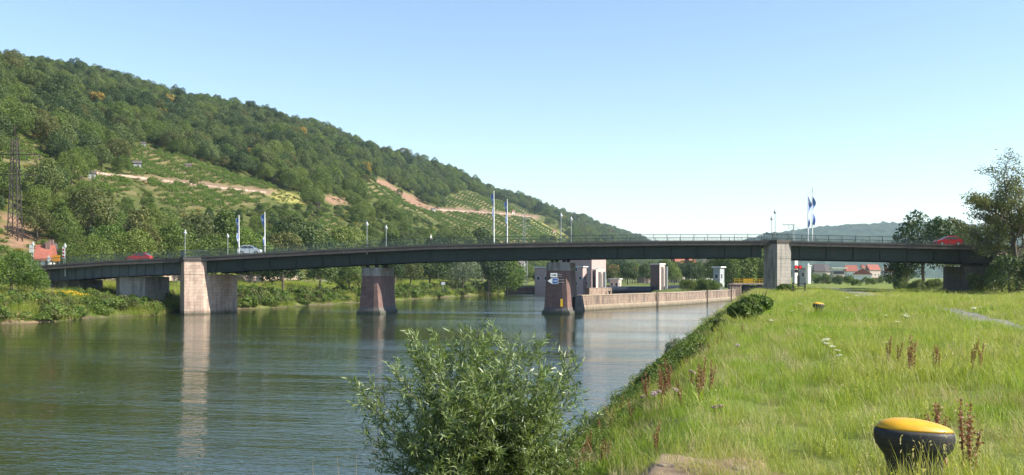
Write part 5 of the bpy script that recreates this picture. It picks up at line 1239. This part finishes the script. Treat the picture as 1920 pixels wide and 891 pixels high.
def worn(name, c, chip, lo, hi, rough, sc_):
    m, t, p, o = newmat(name); tc = nd(t, 'ShaderNodeTexCoord').outputs['Object']
    k = ramp(t, noise(t, 7, tc, 5), [(.3, tuple(x*.78 for x in c)), (.7, tuple(x*1.12 for x in c))])
    f = ramp(t, noise(t, sc_, tc, 6, .7), [(lo, (0, 0, 0)), (hi, (1, 1, 1))]); k = mix(t, f, k, chip)
    sx = scaled(t, tc, (3, 3, 90)); g = ramp(t, noise(t, 1, sx, 3), [(.5, (0, 0, 0)), (.75, (.3,)*3)]); k = mix(t, g, k, tuple(x*.5+.06 for x in c))
    t.links.new(k, p.inputs['Base Color']); t.links.new(ramp(t, noise(t, 12, tc, 4), [(.3, (rough,)*3), (.7, (rough+.3,)*3)]), p.inputs['Roughness']); bump(t, noise(t, 60, tc, 3), .15, .004, p); return m
M['bollard_black'] = worn('weathered_black_iron', (.017, .017, .019), (.11, .07, .045), .60, .66, .5, 22)
M['bollard_yellow'] = worn('bollard_yellow', (.68, .36, .012), (.30, .20, .08), .66, .70, .3, 26)
bollard('big black bollard with a shiny yellow top in the near grass', 2.60, 6.55, R(-8))
bollard('distant small yellow-topped bollard further along the meadow', at(1535, 41.5), 41.5, R(10))
# ---- meadow
def gtag(i): return ('short lush grass by the near bollard', 'mixed grass of the near meadow', 'tall seeding grass of the near meadow', 'dry straw grass of the near meadow', 'broad-leaved weeds of the near bank')[i]
home = [(2.9, 9.2), (3.6, 10.4), (2.2, 11.0), (1.9, 9.6), (.8, 12.0)]
GP = [tuft('meadow_grass', M['grass'], gtag(0), 'grass', (*home[0], hz(*home[0])), seed=1, n=70, rad=.27, h0=.12, h1=.30, wd=.006, lean=.45, tmin=0, tmax=.6),
      tuft('meadow_grass', M['grass'], gtag(1), 'grass', (*home[1], hz(*home[1])), seed=2, n=70, rad=.27, h0=.14, h1=.38, wd=.005, lean=.4, tmin=.1, tmax=.9),
      tuft('meadow_grass', M['grass'], gtag(2), 'grass', (*home[2], hz(*home[2])), seed=3, n=42, rad=.25, h0=.25, h1=.52, wd=.0045, lean=.25, heads=20, tmin=.2, tmax=.95),
      tuft('dry_grass', M['straw'], gtag(3), 'grass', (*home[3], hz(*home[3])), seed=4, n=40, rad=.26, h0=.12, h1=.36, wd=.004, lean=.55)]
wv, wf, wt = crown_data(seed=9, Rx=.30, Rz=.22, zc=.16, nl=420, nlobe=14, ls=.019, lobef=.5); o = np_mesh('bank_weeds', wv, wf, M['leaf_vine'], tint=wt); o.location = (*home[4], hz(*home[4])); GP.append(tag(o, gtag(4), 'weeds', None, 'stuff'))
def on_path(x, y, r=.75):
    d = np.full(len(x), 1e9)
    for a, b in pathn: d = np.minimum(d, np.hypot(x-a, y-b))
    return d < r
def dirt(x, y): return ((x-1.55)/.62)**2+((y-8.5)/.55)**2 < 1
def ring_pts(y0, y1, dens):
    A_ = (y1-y0)*((.60*(y0+y1)/2+3)+8); n = int(A_*dens); y = ga(n, y0, y1); lo = .25*y+right_edge(y)+.2; hi = .60*y+2.5; x = lo+ga(n, 0, 1)*(hi-lo)
    k = rng.uniform(0, 1, n) < (hi-lo)/((.60*(y0+y1)/2+3)+8); return x[k], y[k]
def meadow(name, y0, y1, dens, sc_, lab, wsc=1):
    x, y = ring_pts(y0, y1, dens); e = x-.25*y-right_edge(y); k = ~on_path(x, y, np.where(y > 85, 2.2, np.where(y > 46, .3, .75))) & ~dirt(x, y) & ~((np.hypot(x-2.60, y-6.55) < .17)); x, y, e = x[k], y[k], e[k]
    z = H(x, y); n = len(x); u = rng.uniform(0, 1, n); pn = wav(x, y, 5.5, 21)+.7*wav(x, y, 2.3, 22); fieldm = ((x-.25*y) > 13.2) | on_path(x, y+5, 4.0) & (y > 80)
    v = np.where(u < .34, 0, np.where(u < .68, 1, np.where(u < .82, 2, 3))); v = np.where((pn > .6) & (u > .4), 3, v); v = np.where((pn < -.5) & (u > .3), 0, v)
    slope = e < 4.6; v = np.where(slope & (u < .24) & (e < 3.6), 4, v); v = np.where((e < 7) & (u > .72), 3, v)
    s = sc_*ga(n, .6, 1.15)*np.where(pn > .3, .8, .95)*np.where((e > 3.5) & (e < 7), .8, 1); s = np.where(fieldm, s*.42, s); lush = fieldm & (wav(x, y, 19, 30)+.5*wav(x, y, 8, 31) > .5); s = np.where(lush, s*2.1, s)
    pk = ~fieldm | lush | (rng.uniform(0, 1, n) < .42); x, y, z, v, s = x[pk], y[pk], z[pk], v[pk], s[pk]; n = len(x)
    s = np.where(v == 4, s*1.0, s); sx = s*wsc
    scatter(name, np.stack([x, y, z], 1), zrot(n, .16), np.stack([sx, sx, s], 1), v, GP, lab, 'grass'); print(name, n)
n = len(BANK[0]); bs_ = ga(n, 1.6, 3.6)*np.where(wav(BANK[0], BANK[1], 17, 81) > .2, 1.25, .75)
scatter('bank_grass', np.stack(BANK, 1), zrot(n, .12), np.stack([bs_*1.5, bs_*1.5, bs_*.85], 1), rng.choice([0, 1, 2, 3], n, p=[.35, .35, .15, .15]), GP, 'tall sunlit grass and reeds on the far left bank', 'grass')
meadow('meadow_grass', 3.2, 14, 15, .95, 'dense tall meadow grass round the near bollard')
meadow('meadow_grass', 14, 34, 9, 1.1, 'yellow-green meadow grass on the crest of the bank', 1.15)
meadow('meadow_grass', 34, 78, 3.2, 1.35, 'meadow grass between the towpath and the water further off', 1.7)
meadow('meadow_grass', 78, 175, .9, 1.5, 'distant grass around the grey bridge pier', 3.2)
n = 46; x = 2.58+ga(n, -.36, .36); y = 6.55-ga(n, .16, .5)
scatter('bollard_grass', np.stack([x, y, H(x, y)], 1), zrot(n, .12), np.stack([np.full(n, .75), np.full(n, .75), ga(n, 1.3, 1.9)], 1), rng.choice([0, 1, 2], n, p=[.45, .45, .1]), GP, 'tall grass blades growing up in front of the near bollard', 'grass')
# nettles and dark leafy weeds in the slope
n = 900; y = ga(n, 15, 100); e = ga(n, .5, 4.4); e = np.where(wav(y, e*6, 14, 41) > 0, e, np.minimum(e, 2.6)); x = .25*y+right_edge(y)+e; pn = wav(x, y, 9, 42); k = pn > .25; x, y = x[k], y[k]
nt_ = [clump('nettles', 701+i, 620, .42, .30, .032, M[mm], lab, 'nettles', (float(x[i]), float(y[i]), hz(float(x[i]), float(y[i]))), zc=.24) for i, (mm, lab) in enumerate((('leaf_bright', 'light green nettles on the near bank slope'), ('leaf_dark', 'dark green nettles on the near bank slope')))]
scatter('nettles', np.stack([x, y, H(x, y)], 1), zrot(len(x), .1), np.repeat(ga(len(x), .6, 1.25)[:, None], 3, 1), rng.choice(2, len(x), p=[.88, .12]), nt_, 'leafy nettles and brambles covering the near bank slope', 'nettles')
# dock plants with rusty seed heads
def dock_proto():
    t = thing('dock_plant', '', 'dock plant'); rg = np.random.default_rng(3); m = MB(); cs = []
    for i in range(3):
        a = i*2.1; tx, ty = .05*math.cos(a), .05*math.sin(a); hh = .62-.08*i; m.tube([(0, 0, 0), (tx*.6, ty*.6, hh*.5), (tx, ty, hh)], [.005, .004, .002], 5)
        z = rg.uniform(.42, 1.0, 120)*hh; cs.append(np.stack([tx*z/hh+rg.normal(0, .011, 120), ty*z/hh+rg.normal(0, .011, 120), z], 1))
    m.build('stalk', M['rustplant'], t); cs = np.concatenate(cs); v, f = leaves(rg, cs, np.tile([0, 0, 1.], (len(cs), 1)), .011, .7, 1); np_mesh('seed_head', v, f, M['rustplant'], t, tint=np.repeat(rg.uniform(0, 1, len(cs)), 4))
    v, f, tt = blades(8, 6, .03, .12, .22, .03, 1.0); np_mesh('leaf', v, f, M['grass'], t, tint=tt); return t
dk = None
for px_, py, s in [(1752, 905, 1.0), (1765, 925, 1.1), (1738, 900, .9), (1810, 905, 1.05), (1818, 930, 1.1), (1668, 690, .9), (1682, 695, .8), (1712, 715, 1.1), (1708, 712, .9), (1822, 700, .9), (1838, 705, .85), (1752, 700, .8), (1761, 706, .8),
                   (1213, 760, 1.25), (1208, 757, 1.1), (1245, 765, 1.15), (1256, 762, 1.2), (1240, 778, 1.0), (1140, 795, .9), (1150, 800, .9), (1165, 790, 1), (1098, 805, .9), (1117, 808, .95), (1060, 835, 1), (1072, 845, 1), (1080, 850, .9), (1318, 750, .9), (1310, 760, .85), (1175, 775, .8), (1025, 880, .9), (985, 892, .85), (918, 896, .9), (1330, 742, .8)]+[(None, (.25*Y_+float(right_edge(Y_))+e_, Y_), s_) for Y_, e_, s_ in ((random.uniform(9, 30), random.uniform(1.2, 5.6), random.uniform(.5, .85)) for _ in range(36))]:
    x, y = crest(px_, min(py, 889) if py > 889 and px_ < 1700 else py) if px_ else py
    if px_ is None: x, y = py
    if dk is None: dk = dock_proto(); o = dk
    else: o = copy_tree(dk)
    o.location = (x, y, hz(x, y)); o.scale = (s,)*3; o.rotation_euler = (random.uniform(-.12, .12), random.uniform(-.12, .12), random.uniform(0, 6.28))
    tag(o, 'rusty brown dock plant with a dry seed head in the grass', 'dock plant', 'rusty dock plants in the grass')
# white umbels, thistles, pale stalks
def umbel_proto(nm, mat, lab, r, h, n_):
    t = thing(nm, lab, 'wild flower'); rg = np.random.default_rng(n_); m = MB(); cs = []
    m.tube([(0, 0, 0), (.01, 0, h*.7), (.0, 0, h)], [.004, .003, .002], 4, tint=.3)
    for i in range(7):
        a = i*.9; q_ = (r*.7*math.cos(a), r*.7*math.sin(a), h+.03*rg.uniform(0, 1)); m.tube([(0, 0, h*.86), q_], .0015, 3, tint=.3); cs.append(np.array(q_)+rg.normal(0, 1, (26, 3))*np.array([r*.25, r*.25, .005]))
    m.build('stalk', M['grass'], t); cs = np.concatenate(cs); v, f = leaves(rg, cs, np.tile([0, 0, 3.], (len(cs), 1)), .009, .9, .6); np_mesh('flower', v, f, M[mat], t, tint=np.repeat(rg.uniform(0, 1, len(cs)), 4)); return t
def flowers(nm, mat, lab, grp, r, h, pts, sd_):
    pr = None
    for px_, py, s in pts:
        x, y = crest(px_, py); o = umbel_proto(nm, mat, lab, r, h, sd_) if pr is None else copy_tree(pr); pr = pr or o
        o.location = (x, y, hz(x, y)); o.scale = (s,)*3; o.rotation_euler = (random.uniform(-.2, .2), random.uniform(-.2, .2), random.uniform(0, 6)); tag(o, lab, 'wild flower', grp)
flowers('wild_carrot', 'umbel', 'white umbel flower standing in the green meadow', 'white umbels in the meadow', .05, .5, [(1543, 690, 1), (1552, 694, .9), (1558, 702, .9), (1549, 688, .9), (1572, 716, .9), (1580, 718, .8), (1690, 640, 1.2), (1698, 636, 1.3), (1706, 632, 1.1), (1688, 645, 1), (1660, 625, 1), (1840, 612, 1.3), (1822, 616, 1.3), (1655, 685, .8), (1590, 590, 1.5), (1600, 585, 1.5), (1485, 612, 1), (1440, 640, 1), (1500, 600, 1.2), (1410, 620, 1.0)], 51)
flowers('thistle', 'thistle', 'pale pink thistle flower on the crest of the near bank', 'thistles on the near bank', .035, .45, [(1215, 808, 1), (1225, 812, 1.1), (1238, 806, 1), (1287, 765, 1), (1345, 838, .8), (1355, 835, .8), (1378, 690, .9), (1262, 800, .9), (1050, 880, .9), (1068, 876, .8)], 52)
for px_, tp, lab in ((585, 858, 'left of the three dry pale stalks sticking up at the bottom edge'), (632, 853, 'middle one of the three dry pale stalks at the bottom edge'), (668, 852, 'right and straightest of the three dry pale stalks at the bottom edge')):
    Y = 12.5; p = P(px_, tp, Y); z0 = hz(p.x, Y); z0 = min(z0, p.z-.8); t_ = MB(); hh = p.z-z0
    t_.tube([(.10 if px_ < 660 else 0, 0, 0), (.07 if px_ < 660 else .01, 0, hh*.5), (.03 if px_ < 660 else 0, 0, hh*.85), (0, 0, hh)], [.006, .005, .004, .0015], 6); o = t_.build('dry_stalk', M['straw']); o.location = (p.x, Y, z0); tag(o, lab, 'dry stalk')
# stones in the bare patch
rg = random.Random(9)
for i, (x, y, s, lab) in enumerate(((1.36, 8.60, .15, 'largest flat stone at the left of the bare earth patch on the bottom edge'), (1.66, 8.72, .11, 'smaller flat stone right of the largest one in the bare patch'), (1.50, 8.38, .10, 'flat stone in front of the others in the bare patch'), (1.93, 8.55, .09, 'small stone at the right rim of the bare patch'))):
    m = MB(); n = 14; a0 = [s*rg.uniform(.72, 1.15) for _ in range(n)]; pl = [(a0[j]*math.cos(j*6.283/n), a0[j]*.7*math.sin(j*6.283/n)) for j in range(n)]
    vs = [(a*1.05, b*1.05, -.06) for a, b in pl]+[(a, b, .008+rg.uniform(-.004, .004)) for a, b in pl]+[(a*.8, b*.8, .022+rg.uniform(-.005, .005)) for a, b in pl]+[(0, 0, .024)]
    m.add(vs, [(k*n+j, k*n+(j+1) % n, (k+1)*n+(j+1) % n, (k+1)*n+j) for k in range(2) for j in range(n)]+[(2*n+j, 2*n+(j+1) % n, 3*n) for j in range(n)])
    o = m.build('flat_stone', M['stone'], smooth=True); o.location = (x, y, hz(x, y)+.004); o.rotation_euler = (rg.uniform(-.08, .08), rg.uniform(-.08, .08), rg.uniform(0, 6)); tag(o, lab, 'stone')
gv = np.stack(np.meshgrid(np.linspace(-.72, .72, 44), np.linspace(-.62, .62, 38), indexing='ij'), -1).reshape(-1, 2); gx_ = 1.6+gv[:, 0]; gy_ = 8.5+gv[:, 1]
rr_ = np.hypot(gv[:, 0]/.72, gv[:, 1]/.62)+.18*np.sin(np.arctan2(gv[:, 1], gv[:, 0])*5+1); gz_ = H(gx_, gy_)+np.where(rr_ < .95, .006+.010*rng.uniform(0, 1, len(gx_)), -.03)
ii = np.arange(44*38).reshape(44, 38); o = np_mesh('bare_earth', np.stack([gx_, gy_, gz_], 1), np.stack([ii[:-1, :-1], ii[1:, :-1], ii[1:, 1:], ii[:-1, 1:]], -1).reshape(-1, 4), M['soilpink']); o['kind'] = 'structure'
n = 60; x = 1.6+rng.normal(0, .45, n); y = 8.5+rng.normal(0, .36, n)
scatter('dry_grass', np.stack([x, y, H(x, y)], 1), zrot(n, .3), np.repeat(ga(n, .35, .7)[:, None], 3, 1), rng.choice([1, 3], n), GP, 'thin dry grass straggling over the bare earth patch', 'grass')
n = 26; x = at(1535, 41.5)+ga(n, -.45, .45); y = 41.5-ga(n, .3, 1.1)
scatter('meadow_grass', np.stack([x, y, H(x, y)], 1), zrot(n, .1), np.stack([np.full(n, 1.)]*2+[ga(n, 1.1, 1.7)], 1), rng.choice([0, 1, 2], n), GP, 'tall grass hiding the stem of the distant bollard', 'grass')
# ================================================================ air
bx = bpy.data.meshes.new('haze'); m = MB(); m.box((1300, 2900, 128), (9400, 6800, 266)); hzo = m.build('haze', [])
hm = bpy.data.materials.new('haze_air'); hm.use_nodes = True; t = hm.node_tree; t.nodes.clear(); oo = t.nodes.new('ShaderNodeOutputMaterial'); pv_ = t.nodes.new('ShaderNodeVolumePrincipled')
pv_.inputs['Color'].default_value = (.62, .80, 1, 1); pv_.inputs['Density'].default_value = 8e-5; pv_.inputs['Anisotropy'].default_value = .1
t.links.new(pv_.outputs[0], oo.inputs['Volume']); hzo.data.materials.append(hm); tag(hzo, kind='stuff')
